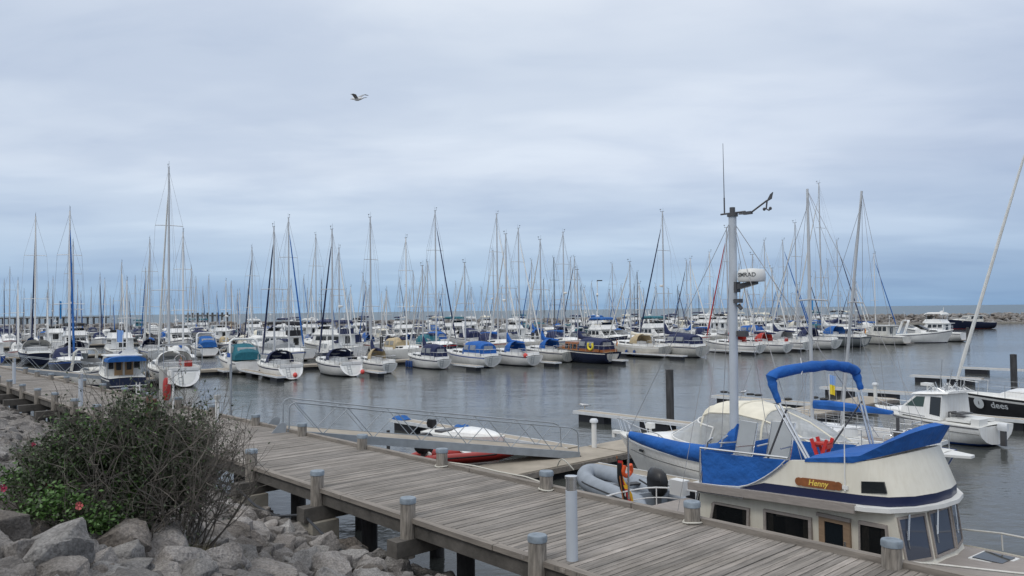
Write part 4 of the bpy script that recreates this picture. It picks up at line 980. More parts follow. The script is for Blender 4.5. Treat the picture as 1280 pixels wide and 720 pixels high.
    low = [(x - .20 * max(0, x) / 1.5, -(y - .005), tp_(x) - .03) for x, y in fr]; low += [(x, -y, z) for x, y, z in low[::-1]]
    up = [(x - .06 * max(0, x) / 1.5, -(y + .0), tp_(x) + hh[k]) for k, (x, y) in zip(ck, fr)]; up += [(x, -y, z) for x, y, z in up[::-1]]
    inn = [(x * .93 + .015, y * .72, z + .025) for x, y, z in up]
    mb = MB(); mb.loft([low, up, inn], closed=False, caps=False); m5 = len(inn); mb.add(inn, [(k, k + 1, m5 - 2 - k, m5 - 1 - k) for k in range(m5 // 2 - 1)])
    mb.add([low[0], up[0], inn[0], inn[-1], up[-1], low[-1]], [(0, 1, 2, 3, 4, 5)])
    mb.build('flybridge_cover', 'blue_canvas', o, smooth=60)
    # blue weather cloth along the aft rail, near side and far side
    for sg in (-1, 1):
        t_ = [(-1.72, 2.63), (-1.2, 2.645), (-.7, 2.67), (-.14, 2.71)]; b_ = [(-.14, 2.70), (-.24, 2.60), (-.36, 2.50), (-.50, 2.40), (-.66, 2.30), (-.82, 2.22), (-1.0, 2.165), (-1.35, 2.125), (-1.71, 2.10)]
        MB().prism([(x, sg * 1.0, z) for x, z in t_ + b_], (0, -sg * .012, 0)).build('weather_cloth', 'blue_canvas', o, smooth=0)
        MB().tube([(-1.78, sg * .99, 2.09), (-1.76, sg * .99, 2.68), (-.1, sg * .99, 2.74)], .018, 6).build('rail', 'steel', o)
        MB().tube([(x, sg * 1.012, z) for x, z in b_], .008, 4).build('cloth_lacing', 'white_canvas', o)
    MB().prism([(-1.76, -.97, 2.1), (-1.76, .97, 2.1), (-1.76, .97, 2.63), (-1.76, -.97, 2.63)], (.012, 0, 0)).build('weather_cloth', 'blue_canvas', o, smooth=0)
    # name board
    ang = .05; pl_ = []
    for a in range(-3, 4): pl_.append((.315 + .06 * math.cos(a * .5), .058 * math.sin(a * .5) * 1.05))
    pl_ = [(.255, -.062), (.27, -.052)] + pl_ + [(.27, .052), (.255, .062)]
    pl_ = pl_ + [(-x, z) for x, z in pl_[::-1]]
    nb = MB().prism([(.385 + x * math.cos(ang) - z * math.sin(ang), -.978, 2.435 + x * math.sin(ang) + z * math.cos(ang)) for x, z in pl_], (0, -.02, 0)).build('name_board', 'sign_wood', o, smooth=0)
    mt = Matrix.Translation((.385, -.999, 2.438)) @ Matrix.Rotation(-ang, 4, 'Y') @ Matrix(((1, 0, 0, 0), (0, 0, -1, 0), (0, 1, 0, 0), (0, 0, 0, 1)))
    text_obj('Henny', .118, 'gold', nb, mt, .003, shear=.25)
    # whip aerial by the board
    MB().tube([(.80, -.985, 2.40), (.80, -.99, 2.6), (.82, -.99, 3.9)], [.016, .01, .004], 5).box((.80, -.975, 2.45), (.08, .04, .05)).build('aerial', 'white_plastic', o)
    # bimini hoop
    cp = smooth_path([(-.30, -.90, 3.54), (-.40, -.91, 3.82), (-.39, -.84, 3.97), (-.25, -.2, 4.05), (-.15, .4, 4.05), (-.07, .82, 3.97), (-.05, .90, 3.86), (.02, .90, 3.64)], 5)
    rr = [lerp(.04, .085, min(1, min(k, len(cp) - 1 - k) / 8)) * (1 + .09 * math.sin(k * 1.7) + .06 * math.sin(k * 4.1)) for k in range(len(cp))]
    MB().tube(cp, rr, 10).build('bimini', 'blue_canvas', o)
    for y, xt, zt_ in ((-.90, -.31, 3.56), (.90, .01, 3.64)):
        MB().tube([(.22, y, 2.72), (xt, y, zt_)], .018, 6).tube([(.17, y, 2.72), (xt - .05, y, zt_ - .05)], .018, 6).build('bimini_leg', 'steel', o)
        MB().tube([(-.52, y, 2.66), (-.17 + (.2 if y > 0 else 0), y, 3.45)], .016, 5).build('bimini_strut', 'dark_alloy', o)
    MB().tube([(-.30, -.3, 4.2), (-.22, -.38, 4.0), (-.2, -.45, 3.95)], .006, 4).build('bimini_strap', 'white_canvas', o)
    # mast with radar and wind gear
    mb = MB(); mb.tube([(-1.83, 0, 2.07), (-1.80, 0, 4.5), (-1.77, 0, 6.62)], [.078, .075, .068], 16); mast = mb.build('mast', 'light_post', o)
    mb = MB(); mb.tube([(-1.77, 0, 6.6), (-1.77, 0, 6.66)], .095, 12); mb.tube([(-1.77, 0, 6.64), (-1.77, 0, 6.76)], .05, 10); mb.tube([(-2.02, 0, 6.66), (-1.5, 0, 6.66)], .016, 5); mb.tube([(-1.94, 0, 6.66), (-1.94, 0, 6.95)], .013, 6); mb.tube([(-1.94, 0, 6.95), (-1.945, 0, 7.92)], [.008, .004], 5); mb.build('masthead', 'dark_alloy', mast)
    mb = MB(); mb.tube([(-1.62, -.02, 6.63), (-1.40, 0, 6.62), (-1.06, 0, 6.80)], .016, 5); mb.box((-1.45, 0, 6.63), (.16, .06, .05)); mb.prism([(-1.08, 0, 6.78), (-.98, 0, 6.82), (-.95, 0, 6.93), (-1.0, 0, 6.9)], (0, .02, 0)); mb.tube([(-1.06, 0, 6.8), (-1.08, 0, 6.66), (-1.02, 0, 6.63)], .014, 5); mb.ball((-1.0, 0, 6.66), .03, 6); mb.ball((-1.12, 0, 6.66), .03, 6); mb.build('wind_vane', 'dark_alloy', mast)
    mb = MB(); mb.prism([(-1.76, -.05, 5.30), (-1.30, -.05, 5.40), (-1.30, -.05, 5.46), (-1.76, -.05, 5.40)], (0, .1, 0)); mb.box((-1.70, 0, 5.36), (.05, .12, .18)); mb.box((-1.67, -.02, 5.12), (.11, .12, .07)); mb.tube([(-1.68, 0, 5.05), (-1.62, 0, 4.98)], .035, 8); mb.box((-1.62, .02, 4.55), (.18, .1, .1)); mb.tube([(-1.9, 0, 4.52), (-2.15, 0, 4.54)], .014, 5); mb.build('radar_bracket', 'dark_alloy', mast)
    rd = MB().lathe([(.05, 5.44), (.215, 5.445), (.235, 5.48), (.235, 5.56), (.225, 5.62), (.20, 5.655), (.05, 5.67)], (-1.40, 0, 0), 28).build('radome', 'white_plastic', mast)
    vd = (EYE - (base + Vector((0, 0, 5.5)))); a0 = math.atan2(vd.y, vd.x) - rz - .35
    mt = Matrix.Translation((-1.40, 0, 5.555)) @ Matrix.Rotation(a0 + math.pi / 2, 4, 'Z') @ Matrix(((1, 0, 0, 0), (0, 0, -1, 0), (0, 1, 0, 0), (0, 0, 0, 1))) @ Matrix.Translation((0, 0, .236))
    text_obj('SIMRAD', .10, 'lettering_dark', rd, mt, .002, bend=.236)
    # stays
    mb = MB()
    for a, b in (((-1.79, -.08, 6.45), (-1.75, -1.0, 2.1)), ((-1.79, .08, 6.45), (-1.75, 1.0, 2.1)), ((-1.75, 0, 6.5), (.30, .9, 2.9)), ((-1.75, 0, 6.5), (.1, -.95, 2.74)), ((-1.8, 0, 6.55), (-4.4, 0, 2.5)), ((-1.84, .05, 6.3), (-2.9, .9, 1.3)), ((-1.84, -.05, 6.3), (-2.4, -.9, 1.3))): mb.tube([a, b], .006, 4)
    mb.build('rigging', 'wire', o, smooth=0)
    # boom with sewn blue sail cover
    MB().tube([(-1.84, 0, 2.46), (-4.40, 0, 2.50)], .045, 8).build('boom', 'alloy', o)
    secs = []
    for q, zc, hv, w in ((0., 2.66, .33, .10), (.03, 2.62, .34, .13), (.08, 2.52, .27, .16), (.16, 2.42, .20, .17), (.3, 2.36, .165, .165), (.5, 2.37, .15, .15), (.7, 2.41, .13, .135), (.88, 2.45, .11, .11), (1., 2.49, .08, .07)):
        x = -1.74 - q * 2.58; secs.append([(x, w * math.cos(a) * (1 + .05 * math.sin(7 * a + q * 40)), zc + hv * math.sin(a) * (1 + .04 * math.sin(5 * a + q * 60))) for a in [2 * math.pi * i / 14 for i in range(14)]])
    MB().loft(secs).build('sail_cover', 'blue_canvas', o, smooth=70)
    MB().tube([(-4.40, 0, 2.52), (-4.42, .02, 1.2)], .022, 6).build('boom_crutch', 'steel', o)
    # aft ladder to the flybridge, stern rail, aft deck
    mb = MB()
    for y in (-.62, -.22): mb.tube([(-1.80, y, 2.80), (-1.90, y, 2.72), (-2.28, y, 1.25)], .018, 6)
    for k in range(5): mb.tube([(-1.96 - .075 * k, -.62, 2.46 - .29 * k), (-1.96 - .075 * k, -.22, 2.46 - .29 * k)], .014, 5)
    mb.build('ladder', 'steel', o)
    MB().box((-2.85, .1, 1.19), (1.75, 1.7, .05)).build('aft_deck', 'grey_teak', o, smooth=0)
    pts = smooth_path([(-2.2, -1.12, 1.34), (-3.6, -1.08, 1.34), (-4.35, -.75, 1.34), (-4.5, 0, 1.34), (-4.35, .75, 1.34), (-3.6, 1.08, 1.34), (-2.2, 1.12, 1.34)], 4)
    mb = MB(); mb.tube(pts, .017, 6); mb.tube([(x, y, z - .2) for x, y, z in pts], .012, 5)
    for k in range(0, len(pts), 4): mb.tube([pts[k], (pts[k].x, pts[k].y, .95)], .014, 5)
    mb.build('stern_rail', 'white_mast', o)
    MB().box((-3.95, 1.0, 1.38), (.34, .22, .30)).build('raft_case', 'white_plastic', o, smooth=0)
    # horseshoe and ensign at the stern
    MB().tube(smooth_path([(-4.50, .0, 1.86), (-4.52, -.03, 1.72), (-4.52, .08, 1.64), (-4.52, .2, 1.72), (-4.50, .16, 1.86)], 3), .045, 8).build('horseshoe_buoy', 'orange_plastic', o)
    MB().tube([(-4.46, -.1, 1.2), (-4.62, -.1, 2.05)], .013, 5).build('flag_staff', 'varnish', o)
    mb = MB()
    for k in range(3):
        pts = []
        for i in range(8):
            q = i / 7; pts.append(((-4.60 + .10 * q + .03 * math.sin(q * 8 + k)), -.12 - .02 * k - .05 * math.sin(q * 6) + .09 * k * (.3 + q), 2.0 - .92 * q - .03 * k))
        a = [(x, y, z) for x, y, z in pts]; b = [(x + .035, y + .10, z - .02) for x, y, z in pts]
        mb.loft([a, b], closed=False, caps=False, mi=k)
    mb.build('flag', ['flag_black', 'flag_red', 'flag_gold'], o)
    # foredeck hatch, bow rail
    h = MB().box((2.15, .42, 1.475), (.46, .5, .07)).build('hatch', 'white_plastic', o, smooth=0); MB().box((2.15, .42, 1.515), (.38, .42, .016)).build('pane', 'glass', h, smooth=0)
    mb = MB(); pts = [(x, y, H.sheer(x) + .24) for x, y in ((1.2, 1.16), (2.0, 1.08), (2.9, .85), (3.8, .48), (4.5, .06))]; pts[0] = (1.2, 1.18, H.sheer(1.2))
    for sg in (-1, 1):
        a = [(x, y * sg, z) for x, y, z in pts]; mb.tube([a[0]] + [(1.4, a[0][1], H.sheer(1.4) + .2)] + a[1:], .015, 6)
        for p in a[1:]: mb.tube([p, (p[0], p[1] * 1.02, p[2] - .25)], .012, 5)
    mb.build('bow_rail', 'gelcoat_old', o)
    MB().tube(smooth_path([(3.0, .8, 1.82), (2.85, .84, 1.6), (2.7, .86, 1.5), (2.5, .8, 1.46)], 3), .02, 5).build('mooring_line', 'rope', o)
    # furniture on the flybridge, loose
    MBm = Matrix.Translation(base) @ Matrix.Rotation(rz, 4, 'Z')
    def chair(x, y, ang, lean, label, fab, sc=1.):
        c = thing('deck_chair', MBm @ Vector((x, y, 2.13)), rz + ang, label, 'chair', 'folding chairs on the flybridge'); l = lean
        w = .19 * sc; bt = (-.30 * l - .05, .92 * sc); sb = (.0, .36 * sc)
        b = MB(); b.prism([(sb[0], -w, sb[1]), (sb[0], w, sb[1]), (bt[0], w, bt[1]), (bt[0], -w, bt[1])], (.012, 0, .004)); b.build('backrest', fab, c, smooth=0)
        MB().box((.19, 0, .35 * sc), (.36, 2 * w, .015)).build('seat', fab, c, smooth=0)
        m = MB()
        for sg in (-1, 1):
            yy = sg * (w + .015); m.tube([(.34, yy, 0), (-.02, yy, .40 * sc), (bt[0], yy, bt[1])], .012, 5); m.tube([(-.08, yy, 0), (.36, yy, .36 * sc)], .012, 5); m.tube([(-.06, yy, .56 * sc), (.34, yy, .57 * sc)], .014, 5)
        m.tube([(bt[0], -w, bt[1]), (bt[0], w, bt[1])], .012, 5); m.build('frame', 'steel', c)
    chair(-1.50, -.20, R(-100), .35, 'upright grey folding deck chair on the trawler flybridge next to the mast', 'textile_grey')
    chair(-1.02, .10, R(-80), .62, 'reclined grey folding deck chair on the trawler flybridge', 'textile_grey')
    c = thing('folding_stool', MBm @ Vector((-.33, .30, 2.13)), rz + R(10), 'red folding stool standing on the trawler flybridge', 'stool')
    mb = MB()
    for y in (-.12, .12): mb.box((0, y, .36), (.05, .04, .80), ry=.32); mb.box((0, y, .36), (.05, .04, .80), ry=-.32)
    mb.box((.10, 0, .62), (.05, .24, .06)); mb.box((-.10, 0, .62), (.05, .24, .06)); mb.build('frame', 'red_plastic', c, smooth=0); MB().box((0, 0, .66), (.24, .22, .03)).build('seat', 'red_canvas', c, smooth=0)
henny()

# ------------------------------------------------------------------ white cruiser with cream canvas
def cruiser():
    s0 = -12.2; o = thing('motor_cruiser', W(s0, 19.35, 0), RZ_B, 'white motor cruiser with cream canvas top, moored behind the grey inflatable', 'motor boat')
    L = 8.2; B = 2.75; H = Hull(L, B, .86, 1.18, rb=.13, rs=0, st=.9, full=2.6, flare=.45); H.build(o, 'gelcoat', 'stripe_navy', 'gelcoat', 'deck_white', n=20)
    for sg in (-1, 1):
        MB().tube([(x, sg * (H.hb(x) * 1.005), H.sheer(x) - .05) for x in [-4.05 + .4 * k for k in range(21)]], .028, 5).build('rub_rail', 'grey_canvas', o)
        MB().tube([(x, sg * (H.hb(x) * (1 - .45 * .22 ** 2 * (1 + 0)) - .0 * k + .004 - .035 * max(0, x) / 4), H.sheer(x) - .30) for k, x in enumerate([-4.05 + .4 * k for k in range(19)])], .012, 4).build('hull_stripe', 'lettering_dark', o)
        MB().box((2.55, sg * (H.hb(2.55) - .035), H.sheer(2.55) - .2), (.2, .03, .07), rz=-sg * .36).build('porthole', 'glass', o, smooth=0)
    secs = []
    for q in [i / 8 for i in range(9)]:
        x = lerp(.4, 3.5, q); w = max(.14, min(H.hb(x) - .22, 1.02)); secs.append([(x, y, z) for y, z in arc_pts(w, .40 * (1 - q ** 2.2) + .03, H.sheer(x) - .01, 11, 2.6)])
    MB().loft(secs).build('foredeck', 'gelcoat', o)
    zc = 1.0
    mb = MB(); lo = [(.15, -1.08, 1.28), (1.2, -.92, 1.36), (1.75, -.45, 1.42), (1.85, 0, 1.43), (1.75, .45, 1.42), (1.2, .92, 1.36), (.15, 1.08, 1.28)]; hi = [(.0, -.98, 1.82), (.55, -.82, 1.88), (.85, -.4, 1.93), (.90, 0, 1.94), (.85, .4, 1.93), (.55, .82, 1.88), (.0, .98, 1.82)]
    lo = smooth_path(lo, 3); hi = smooth_path(hi, 3); mb.loft([lo, hi], closed=False, caps=False); mb.build('windscreen', 'clear_vinyl', o)
    mb = MB(); mb.tube(hi, .022, 6); mb.tube(lo, .02, 6)
    for k in (0, 5, 9, 13, 18): mb.tube([lo[k], hi[k]], .02, 5)
    mb.build('windscreen_frame', 'gelcoat', o)
    # canvas: top panel opaque, clear sides with cream seams
    def sec(x, w, h, z0=1.05): return [(x, y, z) for y, z in arc_pts(w, h, z0, 13, 3.6)]
    S = [sec(.62, .80, .86), sec(.45, .93, 1.25), sec(.2, .98, 1.38), sec(-.6, 1.03, 1.43), sec(-1.4, 1.02, 1.30), sec(-2.2, 1.0, 1.02), sec(-2.9, .98, .62), sec(-3.3, .97, .12)]
    row = [1, 1, 1, 0, 0, 0, 0, 0, 0, 1, 1, 1]
    mb = MB(); mb.loft(S[:5], closed=False, caps=False, rowmi=row + [0]); mb.loft(S[4:], closed=False, caps=False, mi=1)
    cv = mb.build('canvas_top', ['cream_canvas', 'clear_vinyl'], o, smooth=60)
    mb = MB()
    for k, q in enumerate(S):
        if k in (1, 3, 4, 7): mb.tube(q, .03, 5)
    for j in (3, 9): mb.tube([q[j] for q in S], .03, 5)
    for j in (6,): mb.tube([q[j] for q in S[4:]], .025, 5)
    for sg in (0, 12): mb.tube([S[1][sg], S[3][3 if sg == 0 else 9]], .02, 5); mb.tube([S[4][sg], S[6][3 if sg == 0 else 9]], .02, 5)
    mb.build('canvas_seam', 'cream_canvas', cv)
    MB().loft([[(x, y, z) for y, z in ((-w, .80), (-w, 1.30), (-w + .1, 1.33), (w - .1, 1.33), (w, 1.30), (w, .80))] for x, w in ((.6, 1.08), (-1.0, 1.16), (-3.4, 1.14))]).build('coaming', 'gelcoat', o, smooth=30)
    mb = MB(); a = [(x, max(.04, H.hb(x) - .10), H.sheer(x) + .42) for x in (.9, 1.8, 2.7, 3.4, 3.85, 4.1)]; a[0] = (.7, H.hb(.7) - .1, H.sheer(.7) + .05)
    mb.tube(a + [(x, -y, z) for x, y, z in a[::-1]], .017, 5)
    for p in a[1:]:
        for sg in (-1, 1): mb.tube([(p[0] - .18, sg * p[1], H.sheer(p[0] - .18)), (p[0], sg * p[1], p[2])], .014, 5)
    mb.build('bow_rail', 'steel', o)
    MB().box((4.12, 0, 1.17), (.34, .16, .09)).box((4.28, 0, 1.10), (.10, .10, .22)).build('anchor_roller', 'white_plastic', o, smooth=0)
    MB().box((2.75, .15, H.sheer(2.75) + .42), (.22, .18, .16)).tube([(2.75, .15, H.sheer(2.75) + .1), (2.75, .15, H.sheer(2.75) + .4)], .04, 6).build('searchlight', 'white_plastic', o)
    MB().box((-4.3, 0, .3), (.5, 2.1, .07)).build('swim_platform', 'white_plastic', o, smooth=0)
cruiser()

# ------------------------------------------------------------------ blue yacht, red hulled yacht, cabin fishing boat, charcoal yacht
blue = sailboat(W(-12.4, 25.0, 0), RZ_B, 7.0, 'blue hulled sailing yacht with white deck and blue boom cover, moored behind the trawler', group=None, B=2.5, hull='blue_hull', stripe='gelcoat', boot='gelcoat', mast_h=8.9, cover='blue_canvas', hood=None, jib=None, gear=False, fsb=.72)
MB().prism([(-3.45, -.55, .68), (-3.45, .55, .68), (-4.35, .16, .66), (-4.35, -.16, .66)], (0, 0, .07)).build('stern_platform', 'white_plastic', blue, smooth=0)
mb = MB(); mb.box((-2.5, .5, 1.0), (.2, .2, .62)); mb.tube([(-2.5, .5, 1.2), (-2.5, .5, 1.7)], .05, 6); mb.box((-2.75, -.4, .95), (.16, .3, .5)); mb.build('stern_gear', 'dark_alloy', blue, smooth=0)
mb = MB()
for sg in (-1, 1): mb.tube(smooth_path([(-2.2, sg * .8, .7), (-2.2, sg * .8, 1.1), (-2.35, sg * .8, 1.2), (-2.5, sg * .8, 1.1), (-2.5, sg * .8, .7)], 3), .02, 5)
mb.build('grab_rail', 'steel', blue)
P = ont(1062, 508, 28.6); Ptop = ont(1088, 241, 28.6); sP = P.dot(DV)
sailboat(W(sP + .3, 27.9, 0), RZ_B, 4.6, 'small yacht with dark red hull and raked mast, half hidden behind the blue yacht', group=None, hull='red_hull', stripe='gelcoat', mast_h=Ptop.z, gear=False, fsb=.5, cover=None, hood=None, jib=None, rake=(Ptop.dot(DV) - sP), mx=.065)
def fishing():
    o = thing('cabin_boat', W(-11.8, 32.3, 0), RZ_B - R(14), 'white cabin fishing boat with green tinted windows and outboard, at the right edge', 'motor boat'); L = 4.9; B = 2.25
    H = Hull(L, B, .74, .98, rb=.12, rs=0, st=.9, full=2.5, flare=.4); H.build(o, 'gelcoat', 'stripe_blue', 'gelcoat', 'deck_white', n=18, foul='antifoul_blue')
    for sg in (-1, 1):
        MB().tube([(x, sg * (H.hb(x) + .004), H.sheer(x) - .06) for x in [-2.42 + .26 * k for k in range(19)]], .022, 5).build('rub_rail', 'dark_alloy', o)
        MB().tube([(x, sg * (H.hb(x) * .985 + .006), H.sheer(x) - .26) for x in [-2.42 + .24 * k for k in range(14)]], .009, 4).build('hull_stripe', 'lettering_dark', o)
    z0 = .8; mb = MB(); pr = [(-.95, z0), (.65, z0 + .1), (.62, 1.18), (.10, 1.66), (-.95, 1.72)]
    hw = house(mb, pr, .92, .78, z0, 1.72); c = mb.build('cabin', 'gelcoat', o, smooth=0)
    build_panes(hw, [[(.48, 1.22), (.04, 1.60), (-.30, 1.62), (-.26, 1.24)]], 'green_glass', c)
    build_panes(hw, [[(-.52, 1.0), (-.52, 1.64), (-.93, 1.64), (-.93, .95)]], 'glass', c)
    mb = MB(); mb.prism([(.61, -.74, 1.21), (.61, .74, 1.21), (.135, .72, 1.635), (.135, -.72, 1.635)], (-.03, 0, -.02)); mb.build('windscreen', 'green_glass', c, smooth=0)
    MB().loft([[(x, y, z + zz) for y, zz in arc_pts(w, .09, 0, 9, 3.5)] for x, w, z in ((.32, .70, 1.64), (.12, .86, 1.68), (-.7, .88, 1.74), (-1.2, .82, 1.78))]).build('roof', 'gelcoat', o, smooth=50)
    MB().loft([[(x, y, z) for y, z in arc_pts(max(.12, min(H.hb(x) - .16, .85)), h, H.sheer(x) - .02, 9, 3)] for x, h in ((.6, .32), (1.1, .26), (1.6, .14), (1.95, .03))]).build('foredeck', 'gelcoat', o)
    for sg in (-1, 1): MB().tube([(x, sg * min(H.hb(x) - .05, 1.0), H.sheer(x) + .12) for x in (-.4, .2, .7)], .018, 5).build('side_rail', 'grey_canvas', o)
    mb = MB(); a = [(x, max(.04, H.hb(x) - .08), H.sheer(x) + .30) for x in (.7, 1.2, 1.7, 2.1, 2.4)]; mb.tube(a + [(x, -y, z) for x, y, z in a[::-1]], .014, 5)
    for q in a:
        for sg in (-1, 1): mb.tube([(q[0] - .05, sg * q[1], H.sheer(q[0])), (q[0], sg * q[1], q[2])], .011, 4)
    mb.build('bow_rail', 'steel', o)
    mb = MB(); mb.box((-1.5, 0, .86), (.9, 1.5, .1)); mb.box((-2.2, .6, .84), (.3, .5, .3)); mb.build('stern_bench', 'white_plastic', o, smooth=0)
    mb = MB(); mb.tube([(-1.02, .5, .85), (-1.02, .5, 1.1), (-1.3, .5, 1.14)], .03, 6); mb.box((-1.5, .55, 1.0), (.3, .1, .08)); mb.box((-1.2, .0, 1.04), (.4, .7, .05)); mb.build('deck_gear', 'dark_alloy', o, smooth=0)
    rg = random.Random(4); mb = MB()
    for k in range(26): x, y = rg.uniform(-1.15, -.2), rg.uniform(-.7, .7); mb.tube([(x, y, 1.8), (x + rg.uniform(-.1, .1), y + rg.uniform(-.1, .1), 1.8 + rg.uniform(.08, .36)), (x + rg.uniform(-.3, .3), y, 1.84)], .014, 4)
    mb.tube([(-.5, .2, 1.8), (-.62, .2, 3.0)], .014, 5); mb.tube([(-.55, -.2, 1.8), (-.75, -.2, 2.6)], .014, 5); mb.build('roof_rack', 'steel', o)
    MB().ball((-.15, 0, 1.86), .09, 8, sz=.7).box((-.1, .35, 2.04), (.34, .3, .1)).tube([(-.1, .35, 1.8), (-.1, .35, 2.02)], .03, 5).build('instrument_dome', 'white_plastic', o)
    en = MB(); en.loft([[(x, y, z) for x, y in ((-2.52, -.09 * k), (-2.52, .09 * k), (-2.72, .11 * k), (-2.84, .06 * k), (-2.84, -.06 * k), (-2.72, -.11 * k))] for z, k in ((.58, .8), (.72, 1.1), (.82, .9), (.86, .4))]); en.build('outboard', 'pontoon_edge', o, smooth=40)
    MB().box((-2.68, 0, .35), (.18, .1, .6)).build('outboard_leg', 'dark_alloy', o, smooth=0)
fishing()
def charcoal():
    s0 = -8.95; t0 = 40.0; L = 9.5
    o = sailboat(W(s0, t0, 0), RZ_B, L, 'charcoal grey sailing yacht with white furled headsail and circular hull emblem', group=None, B=2.9, hull='charcoal_hull', boot='gelcoat', stripe='gelcoat', mast_h=13.6, cover='grey_canvas', hood='grey_canvas', mx=.125, deck='deck_white', fsb=.80, gear=False)
    H = Hull(L, 2.9, .80, .80 * 1.35, rb=.09, rs=-.035, st=.72)
    def surf(x, z):
        h = H.sheer(x); q = (z + .35) / (h + .35); t = H.t(x); return H.hb(x) * H.sec(q, t)
    def put(x, z):
        a = Vector((x - .3, surf(x - .3, z), z)); b = Vector((x + .3, surf(x + .3, z), z)); up = Vector((0, surf(x, z + .1) - surf(x, z - .1), .2)).normalized()
        X = (a - b).normalized(); Z = X.cross(up).normalized(); Y = Z.cross(X); c = (a + b) / 2; c.y = max(c.y, surf(x, z)) + .0
        return Matrix((X, Y, Z)).transposed().to_4x4(), c + Z * .035
    P1 = ont(1217, 508, t0 - 1.3); x1 = -(P1.dot(DV) - s0); m, c = put(x1, .66)
    disc = MB(); disc.add([tuple(c + m.to_3x3() @ Vector((.24 * math.cos(a), .27 * math.sin(a), 0))) for a in [2 * math.pi * i / 20 for i in range(20)]], [tuple(range(20))]); e = disc.build('emblem', 'lettering', o, smooth=0)
    text_obj('i', .24, 'charcoal_hull', e, Matrix.Translation(c + (m.to_3x3() @ Vector((0, 0, .008)))) @ m, .003)
    P2 = ont(1245, 511, t0 - 1.35); x2 = -(P2.dot(DV) - s0); m, c = put(x2, .62); text_obj('dees', .42, 'lettering', o, Matrix.Translation(c) @ m, .003)
charcoal()

# ------------------------------------------------------------------ inflatables, dinghy
def inflatable(P, rz, L, w, r, tube, label, inner, motor=True, name='inflatable_boat'):
    o = thing(name, P, rz, label, 'inflatable boat'); z = .30
    pts = smooth_path([(-L / 2, -w, z), (-L * .2, -w, z), (L * .16, -w, z + .02), (L * .34, -w * .78, z + .06), (L * .46, -w * .34, z + .10), (L * .49, 0, z + .11), (L * .46, w * .34, z + .10), (L * .34, w * .78, z + .06), (L * .16, w, z + .02), (-L * .2, w, z), (-L / 2, w, z)], 4)
    rr = [r] * len(pts); rr = [r * .25] + rr + [r * .25]; pp = [pts[0] + Vector((-.34, 0, .02))] + pts + [pts[-1] + Vector((-.34, 0, .02))]
    MB().tube(pp, rr, 14).build('tube', tube, o, smooth=60)
    for sg in (-1, 1): MB().tube([(p.x, p.y + sg * r * .93, p.z + .06) for p in pts if p.y * sg > w * .95], .022, 5).build('rub_strip', 'black_rubber', o)
    MB().prism([(-L * .46, -w + .05, .18), (-L * .46, w - .05, .18), (L * .2, w - .08, .18), (L * .40, 0, .2), (L * .2, -w + .08, .18)], (0, 0, .04)).build('floor', inner, o, smooth=0)
    MB().box((-L * .46, 0, .33), (.06, 2 * w - .2, .36)).build('transom', inner, o, smooth=0)
    MB().box((-L * .06, 0, .42), (.24, 2 * w - .15, .04)).build('thwart', 'white_plastic' if tube != 'rib_grey' else 'black_plastic', o, smooth=0)
    if motor:
        m = MB(); x = -L * .46 - .05
        m.loft([[(x + dx * k + .02, dy * k, zz) for dx, dy in ((.16, -.10), (.20, 0), (.16, .10), (-.14, .15), (-.32, .10), (-.36, 0), (-.32, -.10), (-.14, -.15))] for zz, k in ((.46, .8), (.58, 1.12), (.82, 1.2), (1.0, 1.02), (1.09, .6), (1.11, .1))])
        mo = m.build('outboard', 'black_plastic', o, smooth=50)
        MB().box((x - .1, 0, .16), (.16, .09, .6)).box((x - .16, 0, -.02), (.34, .2, .03)).build('outboard_leg', 'dark_alloy', mo, smooth=0)
        MB().prism([(x - .16, -.186, .80), (x - .02, -.182, .84), (x - .02, -.182, .88), (x - .16, -.186, .85)], (0, .01, 0)).build('cowl_stripe', 'lettering', mo, smooth=0)
        MB().tube([(x + .15, .05, .62), (x + .55, .12, .72)], .022, 6).build('tiller', 'black_plastic', mo)
    return o
inflatable(W(-13.75, 16.4, 0), RZ_B - R(19), 3.4, .58, .23, 'rib_grey', 'grey inflatable dinghy with a black outboard motor, beside the trawler stern', 'rib_grey')
ri = inflatable(W(-20.35, 16.7, 0), math.atan2(NV.y, NV.x) - R(24), 3.1, .54, .17, 'red_hull', 'red inflatable with outboard motor under the gangway', 'deck_white')
def dinghy():
    o = thing('open_boat', W(-22.4, 18.25, 0), RZ_D, 'small white open boat with outboard, seen through the gangway railing', 'motor boat'); H = Hull(4.0, 1.5, .55, .72, rb=.12, rs=0, st=.85, full=2.2); H.build(o, 'gelcoat', 'stripe_red', 'gelcoat', 'deck_white', n=12, foul='red_hull')
    MB().loft([[(x, y, z) for y, z in arc_pts(max(.1, H.hb(x) - .1), h, H.sheer(x), 9, 3)] for x, h in ((-.2, .22), (.5, .2), (1.2, .13), (1.7, .02))]).build('foredeck', 'gelcoat', o)
    m = MB(); m.loft([[(-2.1 + dx * k, dy * k, zz) for dx, dy in ((.14, -.1), (.14, .1), (-.25, .1), (-.25, -.1))] for zz, k in ((.6, .8), (.75, 1.), (.92, .8))]); mo = m.build('outboard', 'black_plastic', o, smooth=30); MB().box((-2.12, 0, .3), (.12, .1, .6)).build('outboard_leg', 'dark_alloy', mo, smooth=0)
    MB().box((-1.1, 0, .6), (.4, 1.0, .12)).build('thwart', 'dark_alloy', o, smooth=0)
dinghy()
finger(W(-28.8, 19.5, 0), RZ_D, 10.4, 'long finger pontoon with blue tarpaulin bundles beyond the gangway', nf=5)
